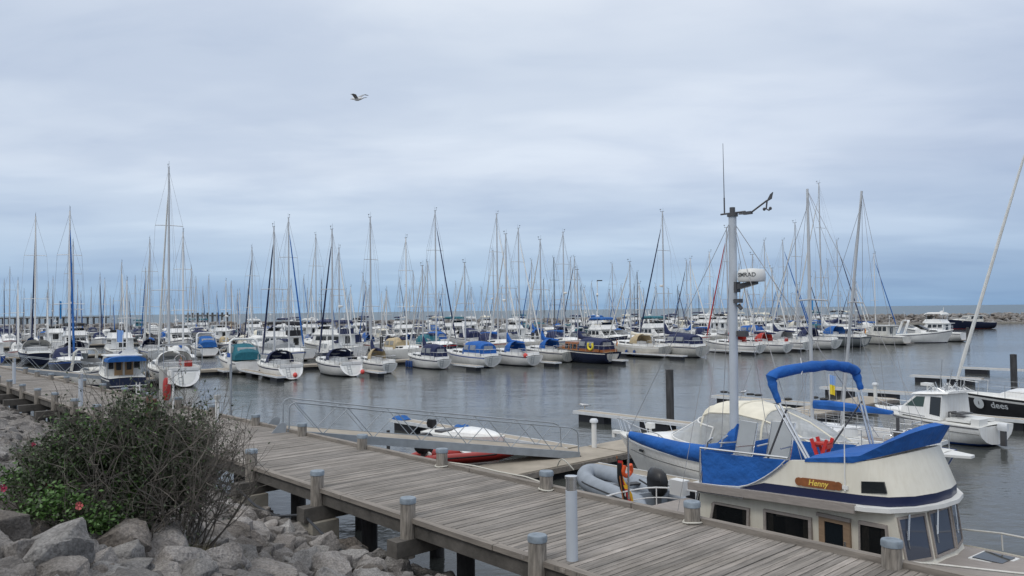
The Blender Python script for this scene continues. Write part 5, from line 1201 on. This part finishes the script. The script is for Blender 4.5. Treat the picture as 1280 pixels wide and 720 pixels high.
for s, lb in ((-28.3, 'crumpled blue tarpaulin on the tip of the long finger pontoon'), (-24.2, 'blue tarpaulin bundle halfway along the long finger pontoon')):
    rg = random.Random(int(s)); mb = MB(); mb.loft([[(x, y, max(0, z) + rg.uniform(-.02, .02)) for y, z in arc_pts(.26, h, 0, 9, 2.2)] for x, h in ((-.42, .04), (-.25, .16), (-.05, .10), (.15, .2), (.38, .03))]); o = mb.build('tarpaulin', 'mid_blue_canvas', loc=W(s, 19.45, .44)); o.rotation_euler = (0, 0, RZ_D); tag(o, lb, 'tarpaulin')
tag(MB().lathe([(.06, -2), (.06, 1.0)], n=8).build('mooring_pile', 'pile_dark', loc=W(-22.9, 15.2, 0)), 'thin black pile standing under the gangway', 'pile', 'mooring piles')
tag(MB().tube(smooth_path([W(-16.3, 16.6, .5), W(-16.0, 16.5, .75), W(-15.75, 16.7, .45)], 4), .02, 6).build('mooring_line', 'rope'), 'short mooring line at the bow of the grey inflatable', 'rope')
# black rings lying on the second finger pontoon
for k, (x, y) in enumerate([(905, 491), (915, 492), (938, 494), (948, 495), (985, 500), (1018, 498), (1030, 500)]):
    P = onz(x, y, .44); tag(MB().tube([(.16 * math.cos(a), .16 * math.sin(a), .05) for a in [i * .5236 for i in range(13)]], .05, 6).build('tyre_fender', 'black_rubber', loc=P), 'black rubber ring lying on the finger pontoon behind the white cruiser', 'fender', 'rubber rings on the finger pontoon')

# ------------------------------------------------------------------ gulls
def gull(P, rz, label, flying=False):
    o = thing('gull', P, rz, label, 'gull'); mb = MB(); z = 0 if flying else .16
    ss = []
    for x, r_, dz in ((-.24, .012, .0), (-.14, .04, .0), (-.02, .062, .0), (.08, .055, .01), (.14, .036, .035), (.18, .035, .05), (.215, .026, .05), (.24, .008, .042)): ss.append([(x, r_ * math.cos(a), z + dz + r_ * math.sin(a)) for a in [2 * math.pi * i / 8 for i in range(8)]])
    mb.loft(ss, mi=0); mb.tube([(.235, 0, z + .043), (.285, 0, z + .034)], [.009, .003], 5, mi=2)
    if flying:
        for sg in (-1, 1):
            a = [(.08, sg * .04, .03), (.06, sg * .2, .13 + .02 * sg), (.0, sg * .38, .17), (-.10, sg * .56, .13)]; b = [(-.06, sg * .04, .025), (-.09, sg * .2, .12 + .02 * sg), (-.10, sg * .38, .16), (-.125, sg * .56, .128)]
            mb.loft([a[:3] + [a[3]], b], closed=False, caps=False, mi=1); mb.loft([[(x, y, zz - .012) for x, y, zz in a], [(x, y, zz - .01) for x, y, zz in b]], closed=False, caps=False, mi=1)
        mb.prism([(-.2, -.015, 0), (-.2, .015, 0), (-.34, .06, 0), (-.34, -.06, 0)], (0, 0, .01), mi=1)
    else:
        for sg in (-1, 1):
            mb.loft([[(x, sg * y, z + zz) for y, zz in ((.045, .045), (.066, .0), (.045, -.03))] for x in (.06, -.06)] + [[(-.22, sg * y, z + zz) for y, zz in ((.02, .02), (.03, .0), (.02, -.01))]], mi=1); mb.tube([(0, sg * .025, z - .05), (.0, sg * .025, 0)], .006, 4, mi=2)
        mb.prism([(-.2, -.02, z), (-.2, .02, z), (-.32, .03, z - .01), (-.32, -.03, z - .01)], (0, 0, .012), mi=3)
    mb.build('body', ['gull_white', 'gull_grey', 'gull_beak', 'gull_dark'], o)
    return o
g = gull(atY(447, 124, 27), R(-22), 'gull flying high in the grey sky', True); g.rotation_euler = (R(-12), R(3), R(158))
gull(onz(731, 511, .44), R(160), 'gull standing on the tip of the finger pontoon near the dark pile'); gull(onz(929, 494, .44), R(30), 'gull standing beside the trawler mast on the ringed finger pontoon')
# ------------------------------------------------------------------ loose flags
def hanging_flag(P, h, cols, label, w=.35, top=None):
    o = thing('flag', P, .3, label, 'flag'); MB().tube([(0, 0, 0), (0, 0, h)], .022, 6).build('staff', 'white_mast', o); mb = MB(); n = 7; z1 = h; z0 = top or h * .45
    for k, c in enumerate(cols):
        a = lerp(z1, z0, k / len(cols)); b = lerp(z1, z0, (k + 1) / len(cols))
        mb.loft([[(.02 + w * (i / (n - 1)) * (1 - .25 * math.sin(i + k)), .05 * math.sin(i * 1.9 + k), lerp(a, b, j / 2) - .12 * i / n) for i in range(n)] for j in range(3)], closed=False, caps=False, mi=k)
    mb.build('cloth', cols, o)
# ------------------------------------------------------------------ the fleet across the harbour
EV = Vector((.82, .57, 0)).normalized(); HV = Vector((-.57, .82, 0)).normalized()    # along the rows, into the rows
RZ_H = math.atan2(HV.y, HV.x); RZ_E = math.atan2(EV.y, EV.x)
def wheelhouse_aft(o):
    z = .62
    MB().loft([[(x, yy, zz) for yy, zz in arc_pts(1.18, .34, 1.95, 9, 3)] for x in (-1.2, -1.4, -2.7, -2.85)]).build('canopy', 'mid_blue_canvas', o)
    MB().box((-1.45, 0, 1.32), (.06, 2.1, 1.4)).build('bulkhead', 'gelcoat_old', o, smooth=0)
    for y in (-.32, .32): MB().box((-1.5, y, 1.3), (.05, .5, 1.3)).build('door', 'teak', o, smooth=0)
    for y in (-.8, .8): MB().box((-1.49, y, 1.65), (.03, .36, .42)).build('window', 'glass', o, smooth=0)
    for y in (-.32, .32): MB().box((-1.53, y, 1.6), (.03, .3, .5)).build('window', 'glass', o, smooth=0)
    mb = MB()
    for sg in (-1, 1):
        for x in (-1.5, -2.7): mb.tube([(x, sg * 1.12, z), (x, sg * 1.12, 1.98)], .022, 5)
    mb.build('canopy_frame', 'steel', o); MB().box((-3.3, 0, .42), (.06, 2.2, .05)).build('transom_rail', 'white_plastic', o, smooth=0)
FRONT = []          # (pixel, short name) for the labels of the boats behind
taken = []
def place(stern_px, wl, L, mast_px=None, mx=.06):
    S = onz(stern_px, wl, 0); c = S + HV * (L / 2)
    if mast_px is not None:
        for _ in range(6):
            q = c + HV * (mx * L); x, y = proj(q); c += Vector((1, 0, 0)) * ((mast_px - x) * q.y / FPX)
    return c
def mh(c, L, px, top, mx=.06):
    q = c + HV * (mx * L); return 5 + (horizon(px) - top) * (q - EYE).dot(FW) / FPX
def fs_boat(stern, wl, L, mpx, top, label, short, mx=.06, **k):
    c = place(stern, wl, L, mpx, mx); k.setdefault('mast_h', mh(c, L, mpx, top, mx) if top else 10); FRONT.append((proj(c)[0], short)); taken.append((c.dot(EV), c.dot(HV)))
    return sailboat(c, RZ_H, L, label, mx=mx, **k), c
def fm_boat(stern, wl, L, label, short, rz=None, **k):
    c = place(stern, wl, L); FRONT.append((proj(c)[0], short)); taken.append((c.dot(EV), c.dot(HV))); return motorboat(c, RZ_H if rz is None else rz, L, label, **k), c
def at_stern(c, L, dx, dy, z, rz=RZ_H): return c + Matrix.Rotation(rz, 3, 'Z') @ Vector((-L / 2 + dx, dy, z))

o, c = fm_boat(160, 490, 6.2, 'navy hulled motor boat with blue canopy and wooden doors, stern towards the boardwalk', 'the navy motor boat', style='cabin', hull='navy_hull', boot='navy_hull', stripe='gelcoat', canvas=None, B=2.6)
wheelhouse_aft(o)
mb = MB(); mb.prism([(-1.5, -.3, 2.9), (-1.5, .3, 2.35), (-1.5, -.95, 2.35)], (.02, 0, 0)); mb.build('pennant', 'white_canvas', o, smooth=0)
c2 = onz(98, 484, 0) + Vector((0, 2.0, 0)); motorboat(c2, RZ_H + math.pi + .25, 5.4, 'small white motor boat with tan bundles on deck, bow towards the boardwalk', style='cruiser', canvas=None, hull='gelcoat', topc='gelcoat_old'); FRONT.append((98, 'small tan bundle boat'))
o, c = fs_boat(262, 484, 9.0, 211, 208, 'large white sailing yacht with tallest mast, bimini frame and German flag at its open transom', 'the tallest masted yacht', cover='white_canvas', cover_style='loose', hood='white_canvas', jib='white_canvas', arch=True, flag=True, B=3.0, open_transom=True, red=True)
for dx, dy in ((6.6, 1.15), (5.5, 1.4)): fender(at_stern(c, 9, dx, dy, .85), .13, 'black_rubber', 'long dark fender hanging on the side of the tallest masted white yacht', 'dark fenders of the white yacht', False)
fm_boat(312, 468, 7.2, 'white motor cruiser with teal green canvas and curved radar arch', 'the teal canvas cruiser', style='canvas', canvas='teal_canvas', B=2.7)
fm_boat(366, 452, 8.6, 'pale trawler with long windowed cabin and brown flybridge bimini, left one of the two', 'the left pale trawler', rz=RZ_H + .42, style='trawler', canvas='black_canvas', topc='gelcoat')
fm_boat(432, 449, 9.0, 'pale trawler with long windowed cabin and navy flybridge cover, right one of the two', 'the right pale trawler', rz=RZ_H + .42, style='trawler', canvas='navy_canvas', topc='gelcoat')
o, c = fs_boat(372, 475, 7.2, 343, 283, 'white sailing yacht with navy sprayhood and one red ball fender, left of the similar pair', 'the left red fender yacht', cover=None, hood='navy_canvas', jib='navy_canvas', open_transom=True, B=2.6)
fender(at_stern(c, 7.2, -.12, -.2, .62), .17, 'coral_fender', 'red ball fender on the transom of the left white yacht with navy sprayhood')
o, c = fs_boat(440, 471, 7.2, 416, 286, 'white yacht with navy sprayhood and red ball fender at its corner, right of the pair', 'the right red fender yacht', cover=None, hood='navy_canvas', jib='navy_canvas', open_transom=True, B=2.6)
fender(at_stern(c, 7.2, -.12, -.75, .60), .17, 'coral_fender', 'red ball fender at the corner of the right white yacht with navy sprayhood')
fs_boat(489, 467, 6.2, 464, 271, 'small white yacht with high peaked navy boom cover and wooden hatch boards', 'high navy cover yacht', cover='navy_canvas', cover_style='peak', hood='tan_canvas', jib=None, wood=False)
o, c = fs_boat(551, 462, 6.6, 529, 332, 'white yacht with navy cockpit tent and peaked navy cover', 'navy tent yacht', cover='navy_canvas', cover_style='peak', tent='navy_canvas', jib='white_canvas')
for dx in (4.9, 4.4, 4.0): fender(at_stern(c, 6.6, dx, 1.02, .62), .12, 'blue_fender', 'blue cylinder fender on the side of the white yacht with navy tent', 'blue fenders in a row', False)
fs_boat(612, 460, 8.0, 582, 328, 'white motor sailer with bright blue cockpit tent and blue hull band', 'bright blue tent yacht', cover=None, tent='blue_canvas', stripe='stripe_blue', jib='white_canvas', boot='stripe_blue')
o, c = fs_boat(679, 458, 7.6, 634, 292, 'white yacht with blue sprayhood, peaked blue cover and pink ball fender on the rail', 'pink ball yacht', cover='blue_canvas', cover_style='peak', hood='blue_canvas', radar=True, stripe='stripe_navy')
fender(at_stern(c, 7.6, .15, .85, 1.25), .2, 'coral_fender', 'pinkish red ball fender on the stern rail of a blue covered yacht')
fs_boat(722, 453, 7.6, 677, 299, 'grey white yacht with long blue boom cover, beside the dark wooden boat', 'long blue cover yacht', cover='blue_canvas', cover_style='peak', hood='blue_canvas', hull='gelcoat_old')
o, c = fs_boat(778, 455, 8.6, 723, 337, 'dark hulled wooden boat with varnished deckhouse and yellow horseshoe buoy', 'the dark wooden boat', hull='navy_hull', boot='navy_hull', stripe='gelcoat_old', wood=True, cover='navy_canvas', cover_style='peak', hood=None, tent='navy_canvas', deck='teak', jib=None)
mb = MB(); hw = house(mb, [(-1.2, .9), (1.5, .9), (1.3, 1.95), (-1.2, 1.9)], 1.05, .95, .9, 1.95); dh = mb.build('deckhouse', 'varnish', o, smooth=0); side_panes(hw, [rect(-1.0 + .6 * k, -.55 + .6 * k, 1.3, 1.75) for k in range(4)]).build('window', 'glass', dh, smooth=0)
MB().tube(smooth_path([(-2.9, 1.15, 1.9), (-2.95, 1.15, 1.5), (-2.65, 1.15, 1.3), (-2.3, 1.15, 1.5), (-2.35, 1.15, 1.9)], 3), .1, 8).build('horseshoe_buoy', 'flag_yellow', o); ensign(o, -4.2, -.5, .9, 1.4)
o, c = fs_boat(830, 447, 8.8, 789, 327, 'cream hulled sailing yacht with cream boom cover and two blue side fenders', 'the cream hulled yacht', hull='gelcoat_old', cover='cream_canvas', cover_style='loose', hood='tan_canvas', jib='white_canvas', stripe='gelcoat')
for dx in (4.2, 3.0): fender(at_stern(c, 8.8, dx, 1.38, .72), .14, 'blue_fender', 'long blue fender on the side of the cream hulled yacht', 'blue fenders of the cream yacht', False)
fs_boat(893, 447, 9.2, 831, 264, 'long off white yacht with high navy sail cover and navy cockpit tent', 'long navy tent yacht', cover='navy_canvas', cover_style='tall', tent='navy_canvas', jib='navy_canvas', hull='gelcoat_old', radar=True)
fs_boat(928, 443, 7.6, 911, 284, 'white yacht with red cockpit cloth and dark red furled headsail behind the trawler mast', 'red headsail yacht', cover='red_canvas', hood='red_canvas', jib='red_canvas')
fs_boat(960, 442, 7.8, 943, 318, 'white yacht with red sprayhood and red rail cloths', 'red sprayhood yacht', cover='navy_canvas', hood='red_canvas', red=True)
fs_boat(986, 439, 8.2, 967, 335, 'white yacht with broad sharp transom and raised navy boom cover', 'the broad white yacht', cover='navy_canvas', cover_style='peak', hood='grey_canvas', B=2.9)
fs_boat(1032, 437, 9.2, 997, 278, 'modern white yacht with wide flat transom, left of the grey hulled yacht', 'the modern white yacht', cover='navy_canvas', hood='navy_canvas', B=3.1)
fs_boat(1090, 434, 10.4, 1028, 228, 'large grey hulled sailing yacht with blue boom cover and German flag', 'the grey hulled yacht', hull='grey_hull', cover='white_canvas', cover_style='tall', hood='mid_blue_canvas', flag=True, B=3.2, tent=None)
fm_boat(1134, 431, 7.4, 'beige motor boat with big dark cabin windows at the right end of the front row', 'the beige cabin boat', style='cabin', topc='gelcoat_old', hull='gelcoat_old', canvas=None)
c = onz(1160, 429, 0) + Vector((0, 1.5, 0)); motorboat(c, RZ_E - .75, 8.0, 'white sports cruiser with pointed bow towards the right', style='cruiser', canvas=None, B=2.8); FRONT.append((1160, 'the pointed sports cruiser'))
fm_boat(1206, 427, 8.4, 'white flybridge cruiser with white canvas beside the blue pile', 'the white flybridge cruiser', style='fly', canvas='white_canvas')
c = onz(1212, 411, 0); motorboat(c, RZ_E + 2.55, 10.0, 'black hulled cabin cruiser lying against the breakwater', style='cabin', hull='navy_hull', boot='red_hull', canvas=None, topc='gelcoat_old', B=3.2); FRONT.append((1212, 'the black hulled cruiser'))

MASTS = [(12, 336), (21, 369), (44, 270), (60, 353), (66, 347), (87, 263), (91, 302), (125, 343), (131, 349), (152, 328), (169, 346), (182, 336), (187, 299), (114, 360), (229, 290), (239, 333), (245, 347), (261, 345), (289, 352), (297, 363), (315, 309), (361, 272), (395, 293), (402, 350), (424, 310), (414, 362), (436, 369), (454, 342), (477, 366), (508, 297), (517, 340), (500, 348), (535, 327), (545, 263), (586, 358), (617, 313), (622, 267), (649, 285), (665, 325), (693, 322), (705, 290), (714, 322), (719, 321), (766, 330), (797, 340), (811, 250), (839, 249), (859, 325), (864, 323), (888, 315), (957, 300), (985, 335), (1007, 262), (1048, 300), (1042, 312), (1036, 325), (1094, 317), (980, 300), (570, 352), (680, 349), (740, 352), (206, 350), (30, 362), (5, 350), (340, 350), (380, 345), (1020, 340), (1070, 345), (925, 330), (820, 355)]
ROWS = [75, 99, 111, 136, 148, 173, 185, 210]; WORD = ['second', 'third', 'fourth', 'fifth', 'sixth', 'seventh', 'eighth', 'ninth']
slots = {v: [] for v in ROWS}
for u, v in taken:
    for r in ROWS:
        if abs(r - v) < 8: slots[r].append(u)
rf = random.Random(77); labels = []
def free(v, u, gap=2.95): return all(abs(u - q) > gap for q in slots[v])
def near_front(px): return min(FRONT, key=lambda f: abs(f[0] - px))[1]
COVERN = {'navy_canvas': 'navy', 'blue_canvas': 'bright blue', 'mid_blue_canvas': 'mid blue', 'white_canvas': 'white', 'cream_canvas': 'cream', 'grey_canvas': 'grey', 'teal_canvas': 'teal', 'tan_canvas': 'tan', 'black_canvas': 'black', 'red_canvas': 'red'}
HULLN = {'gelcoat': 'white', 'gelcoat_old': 'off white', 'navy_hull': 'dark navy', 'blue_hull': 'blue', 'grey_hull': 'grey', 'green_hull': 'green', 'red_hull': 'red', 'charcoal_hull': 'charcoal', 'cream': 'cream'}
def rand_hull(): return rf.choices(['gelcoat', 'gelcoat_old', 'navy_hull', 'blue_hull', 'grey_hull', 'cream', 'red_hull', 'green_hull'], [62, 16, 9, 4, 2, 4, 1, 1])[0]
def rand_cov(): return rf.choices(['navy_canvas', 'blue_canvas', 'mid_blue_canvas', 'white_canvas', 'cream_canvas', 'grey_canvas', 'teal_canvas', 'tan_canvas'], [42, 14, 8, 18, 8, 6, 3, 2])[0]
allb = []
def auto_sail(v, u, H, dark=False):
    c = EV * u + HV * v; L = min(10.2, max(5.6, H * .62 + rf.uniform(-.4, .5))); hull = 'navy_hull' if dark else rand_hull(); cov = rand_cov(); hd = rand_cov(); flip = ROWS.index(v) % 2 == 0
    mst = rf.choices(['alloy', 'white_mast', 'dark_alloy', 'wood_mast'], [70, 20, 8, 2])[0]; mxx = .06
    cc = c - HV * (mxx * L) * (-1 if flip else 1); tent = rf.choice([None, None, None, hd])
    o = sailboat(cc, RZ_H + (math.pi if flip else 0) + rf.uniform(-.03, .03), L, None, lod=1, hull=hull, stripe=rf.choice(['stripe_navy', 'stripe_blue', 'gelcoat', 'stripe_red']), cover=cov, cover_style=rf.choice(['flat', 'flat', 'peak', 'loose']), hood=hd, tent=tent, jib=rf.choice(['white_canvas', 'white_canvas', 'navy_canvas', None, 'mid_blue_canvas']), mast=mst, mast_h=H, radar=rf.random() < .15, mx=mxx)
    slots[v].append(u); px = proj(c)[0]; desc = '%s yacht with %s boom cover, %s %s' % (HULLN[hull], COVERN[cov], COVERN[hd], 'tent' if tent else 'sprayhood')
    allb.append((o, desc, v, px, 'sail'))
def auto_motor(v, u):
    c = EV * u + HV * v; L = rf.uniform(6., 9.2); st = rf.choice(['cruiser', 'canvas', 'trawler', 'fly', 'cabin', 'fly']); hull = rf.choices(['gelcoat', 'gelcoat_old', 'navy_hull', 'blue_hull'], [70, 15, 10, 5])[0]; cv = rf.choice([None, 'navy_canvas', 'cream_canvas', 'mid_blue_canvas', 'white_canvas', 'teal_canvas', 'black_canvas'])
    flip = ROWS.index(v) % 2 == 0
    o = motorboat(c, RZ_H + (math.pi if flip else 0) + rf.uniform(-.03, .03), L, None, style=st, hull=hull, canvas=cv, lod=1)
    slots[v].append(u); px = proj(c)[0]; kind = {'cruiser': 'sports cruiser', 'canvas': 'covered cruiser', 'trawler': 'trawler', 'fly': 'flybridge cruiser', 'cabin': 'cabin motor boat'}[st]
    allb.append((o, '%s %s%s' % (HULLN[hull], kind, ', %s canvas' % COVERN[cv] if cv else ''), v, px, 'motor'))
for px, top in sorted(MASTS, key=lambda m: m[1]):
    best = None
    for v in ROWS:
        d = ray(px, horizon(px)); den = d.x * HV.x + d.y * HV.y
        if den <= 0: continue
        k = v / den; X, Y = d.x * k, d.y * k; u = X * EV.x + Y * EV.y; H = 5 + (horizon(px) - top) * Y / FPX
        if Y > 205 or not free(v, u, 2.9): continue
        sc = abs(H - 12.2) + (0 if 8 < H < 16.5 else 20)
        if best is None or sc < best[0]: best = (sc, v, u, H)
    if best and best[0] < 15: auto_sail(best[1], best[2], best[3], dark=(px in (44, 87)))
for v in ROWS:
    u = 0.
    while u < 185:
        u += 3.0; c = EV * u + HV * v; px = proj(c)[0]
        if not (-25 < px < 1075) or c.y > 203 or not free(v, u): continue
        if v == 75 and px < 40 or px > 1000 and v > 140: continue
        if rf.random() > (1.0 if v < 130 else .74): continue
        if rf.random() < (.5 if px > 400 else .35): auto_motor(v, u)
        else: auto_sail(v, u, rf.uniform(7.6, 9.6) if v < 120 else rf.uniform(8, 11))
# a label of its own for every boat behind the front row
def base_label(b): return '%s, %s row behind %s' % (b[1], WORD[ROWS.index(b[2])], near_front(b[3]).replace('the ', ''))
seen = {}
for b in allb: seen.setdefault(base_label(b), []).append(b)
for lb, bs in seen.items():
    bs.sort(key=lambda b: b[3])
    for k, b in enumerate(bs):
        t = lb if len(bs) == 1 else '%s %s' % (['leftmost', 'second', 'third', 'fourth', 'fifth', 'sixth'][k], lb)
        t = t.replace('sailing ', ''); b[0]['label'] = t if len(t.split()) < 16 else t.replace(' boom', '').replace('bright ', '')
# floating pontoons the rows are moored to, with a few of their finger pontoons
def row_pontoon(v, u0, u1, label):
    P = EV * ((u0 + u1) / 2) + HV * v; o = thing('pontoon', P, RZ_E, label, 'pontoon')
    MB().box((0, 0, .35), (u1 - u0, 1.6, .18)).build('deck', 'pontoon_deck', o, smooth=0); MB().box((0, 0, .1), (u1 - u0 - .4, 1.4, .34)).build('float', 'float_black', o, smooth=0)
row_pontoon(68.6, 2, 106, 'long floating pontoon at the bows of the front row of boats')
row_pontoon(105, 4, 165, 'second long floating pontoon among the boats further out')
row_pontoon(142, 0, 150, 'third long floating pontoon far out in the marina')
row_pontoon(179, -4, 110, 'last long floating pontoon before the breakwater')
for px, wl, lb in [(285, 470, 'finger pontoon beside the teal canvas cruiser'), (352, 478, 'finger pontoon left of the first white yacht with red fender'), (478, 472, 'finger pontoon with dark float beside the small yacht with navy cover'), (600, 464, 'finger pontoon between navy tent yacht and blue tent yacht'), (698, 459, 'finger pontoon right of the yacht with pink ball fender'), (782, 456, 'finger pontoon at the stern of the dark wooden boat'), (856, 450, 'finger pontoon between cream hulled yacht and long off white yacht'), (945, 444, 'finger pontoon between the two yachts with red cloth'), (1002, 440, 'finger pontoon left of the modern white yacht'), (190, 482, 'finger pontoon between navy motor boat and tallest masted yacht')]:
    S = onz(px, wl, 0); finger(S, RZ_H, max(4, 68 - S.dot(HV)), lb, w=.6)
row0 = W(-45, 14, 0)
# lamp pole, flags
def lamp():
    P = atY(747, 388, 118); P.z = 0; o = thing('lamp_pole', P, 0, 'tall white lamp pole among the masts with a gull on its arm', 'lamp'); h = 5 + (387 - 351) * .118
    MB().tube([(0, 0, .2), (0, 0, h)], .07, 8).build('pole', 'white_mast', o); MB().box((.35, 0, h), (.8, .25, .14)).build('lamp_head', 'gull_dark', o, smooth=0); MB().tube([(-.15, 0, h - 2.1), (.1, 0, h - 2.1)], .22, 8).build('float_switch', 'white_plastic', o)
lamp()
def flag_at(px, py_base, py_top, Y, cols, label, w, tf=.45):
    P = atY(px, py_base, Y); hanging_flag(P, (py_base - py_top) * Y / FPX, cols, label, w, (py_base - py_top) * Y / FPX * tf)
flag_at(74, 425, 376, 90, ['flag_blue'], 'furled blue banner hanging on a pole at the left among the masts', .2, .55)
flag_at(146, 440, 412, 62, ['flag_sky'], 'pale blue flag above the navy motor boat canopy', .42)
P = onz(1037, 500, .44); hanging_flag(P, 1.25, ['flag_sky', 'flag_yellow'], 'blue and yellow flag hanging on a pole seen under the bimini hoop', .3, .3)
flag_at(1012, 398, 374, 105, ['flag_blue'], 'small blue pennant between the masts right of the trawler radar', .5)

# ------------------------------------------------------------------ rose bushes on the bank
def bushes():
    rg = random.Random(12)
    vdir = Vector((BUSH.x, BUSH.y, 0)).normalized(); side = Vector((vdir.y, -vdir.x, 0)); rz = math.atan2(side.y, side.x)      # x to the right as seen, y away
    root = thing('rose_bush', BUSH - Vector((0, 0, .1)), rz, 'wide bare twiggy rose bush with sparse dark leaves on the stony bank', 'bush')
    br = MB(); lf = MB(); hp = MB()
    def inside(p): return ((p.x + .02) / 1.45) ** 2 + (p.y / 1.0) ** 2 + ((p.z - .85) / 1.05) ** 2 < 1.
    def leaf(mb, p, s, mi=0):
        a = Vector((rg.gauss(0, 1), rg.gauss(0, 1), rg.gauss(0, .6))).normalized(); b = a.cross(Vector((rg.gauss(0, 1), rg.gauss(0, 1), rg.gauss(0, 1)))).normalized()
        mb.add([p - a * s, p + b * s * .5, p + a * s, p - b * s * .5], [(0, 1, 2, 3)], mi)
    clumps = [Vector(q) for q in ((-1.05, .0, .95), (-.75, -.2, 1.15), (-.55, .1, .8), (-.35, -.2, 1.2), (-.1, -.1, 1.45), (-.25, .1, .9), (.0, -.3, 1.0), (.2, -.1, 1.1), (.1, .2, .7), (.4, -.2, .8), (-.15, -.35, .6), (-.9, .2, .6), (.55, .1, 1.15))]
    def grow(p, d, ln, r, depth):
        k = 3 if depth < 2 else 2; pts = [p.copy()]; dd = d.copy()
        for i in range(k):
            dd = (dd + Vector((rg.gauss(0, .20), rg.gauss(0, .20), rg.gauss(.02, .17)))).normalized(); pts.append(pts[-1] + dd * ln / k)
        br.tube(pts, [lerp(r, r * .55, i / k) for i in range(k + 1)], 3 if depth else 4, caps=False)
        for q in pts[1:]:
            if depth >= 1:
                dm = min((q - c).length for c in clumps)
                if dm < .30:
                    for _ in range(rg.randint(5, 9)): leaf(lf, q + Vector((rg.gauss(0, .05), rg.gauss(0, .05), rg.gauss(0, .05))), rg.uniform(.013, .030), 0 if rg.random() < .8 else 1)
                elif rg.random() < .25: leaf(lf, q + Vector((rg.gauss(0, .03),) * 3), .02)
            if depth == 2 and rg.random() < .05: hp.ball(q, rg.uniform(.008, .013), 5)
        if depth < 3 and inside(pts[-1]):
            for _ in range([5, 4, 2][depth] + rg.randint(0, 1)):
                q = pts[rg.randint(1, k)]; nd = (dd * rg.uniform(.4, 1) + Vector((rg.gauss(0, .62), rg.gauss(0, .62), rg.gauss(.12, .5)))).normalized()
                grow(q, nd, ln * rg.uniform(.45, .72), r * .58, depth + 1)
    root.scale = (.95, 1.1, 1.24)
    for i in range(112):
        a = rg.uniform(0, 6.28); q = rg.random() ** .5; p = Vector((.85 * q * math.cos(a), .5 * q * math.sin(a), .0)); d = Vector((p.x * 1.0 + rg.gauss(0, .22), p.y * 1.1 + rg.gauss(0, .25), 1.25 + rg.uniform(-.5, .3))).normalized()
        grow(p, d, rg.uniform(.68, 1.08), .0105, 0)
    br.build('branches', 'bark', root, smooth=60); tag(lf.build('foliage', ['leaf_dark', 'leaf_fresh'], root, smooth=0), kind=None)
    def leafy(px, py, rx, rz_, label, flowers, n, mats, seed):
        P = onground(px, py); t = thing('rose_bush', P - Vector((0, 0, .1)), rz, label, 'bush'); b = MB(); f = MB(); rr = random.Random(seed)
        for i in range(26):
            a = rr.uniform(0, 6.28); d = Vector((math.cos(a) * rx * .8, math.sin(a) * rx * .6, rz_ * rr.uniform(.6, 1.0))); b.tube([(0, 0, 0), d * .5 + Vector((rr.gauss(0, .03), rr.gauss(0, .03), .05)), d], [.008, .006, .003], 4)
        cl = [(Vector((rr.uniform(-1, 1) * rx, rr.uniform(-1, 1) * rx * .7, rr.uniform(.25, .95) * rz_)), rr.uniform(.09, .2)) for _ in range(22)]
        for i in range(n):
            c, s = rr.choice(cl)
            p = c + Vector((rr.gauss(0, s * .5), rr.gauss(0, s * .5), rr.gauss(0, s * .45)))
            if (p.x / rx) ** 2 + (p.y / rx) ** 2 < 1.5 and p.z > .02: leaf(f, p, rr.uniform(.018, .034), rr.choice([0, 1, 1]))
        b.build('branches', 'bark', t); f.build('foliage', mats, t, smooth=0)
        for (x, y, z), m in flowers:
            fl = MB()
            for k in range(5):
                a = k * 1.2566; fl.add([(x, y, z), (x + .034 * math.cos(a - .5), y - .02, z + .045 * math.sin(a - .5)), (x + .042 * math.cos(a), y - .028, z + .042 * math.sin(a)), (x + .034 * math.cos(a + .5), y - .02, z + .045 * math.sin(a + .5))], [(0, 1, 2, 3)])
            fl.ball((x, y - .012, z), .013, 6); fl.build('blossom', m, t, smooth=0)
    leafy(92, 682, .46, .72, 'bright green leafy rose bush with a pink blossom in front of the bare bush', [((.08, -.44, .62), 'petal_pale')], 3200, ['leaf_dark', 'leaf_fresh'], 3)
    leafy(36, 655, .44, .74, 'smaller green rose bush with two magenta blossoms at the left', [((-.20, -.40, .62), 'petal'), ((.24, -.40, .60), 'petal')], 2400, ['leaf_dark', 'leaf_fresh'], 5)
    leafy(48, 590, .50, .62, 'dark green rose bush with a magenta blossom behind the bare bush', [((-.05, -.30, .66), 'petal')], 1700, ['leaf_dark', 'leaf_dark'], 8)
    # dry grass between the stones at the right foot of the bush
    gr = MB(); P0 = onground(250, 700)
    for i in range(900):
        p = P0 + Vector((rg.gauss(0, .35), rg.gauss(0, .25), 0)); p.z = gz(p.dot(NV)) - .05; h = rg.uniform(.12, .3); d = Vector((rg.gauss(0, .1), rg.gauss(0, .1), h)); w = Vector((.004, .002, 0)); gr.add([p - w, p + w, p + d], [(0, 1, 2)])
    tag(gr.build('dry_grass', 'dry_grass', smooth=0), 'tuft of dry yellowish grass between stones at the foot of the bare bush', 'grass', kind='stuff')
bushes()
for _o in COL.objects:
    if _o.type == 'EMPTY' and _o.get('label') is None and _o.parent is None: _o['label'] = _o.name.replace('_', ' ') + ' in the marina beside the boardwalk'
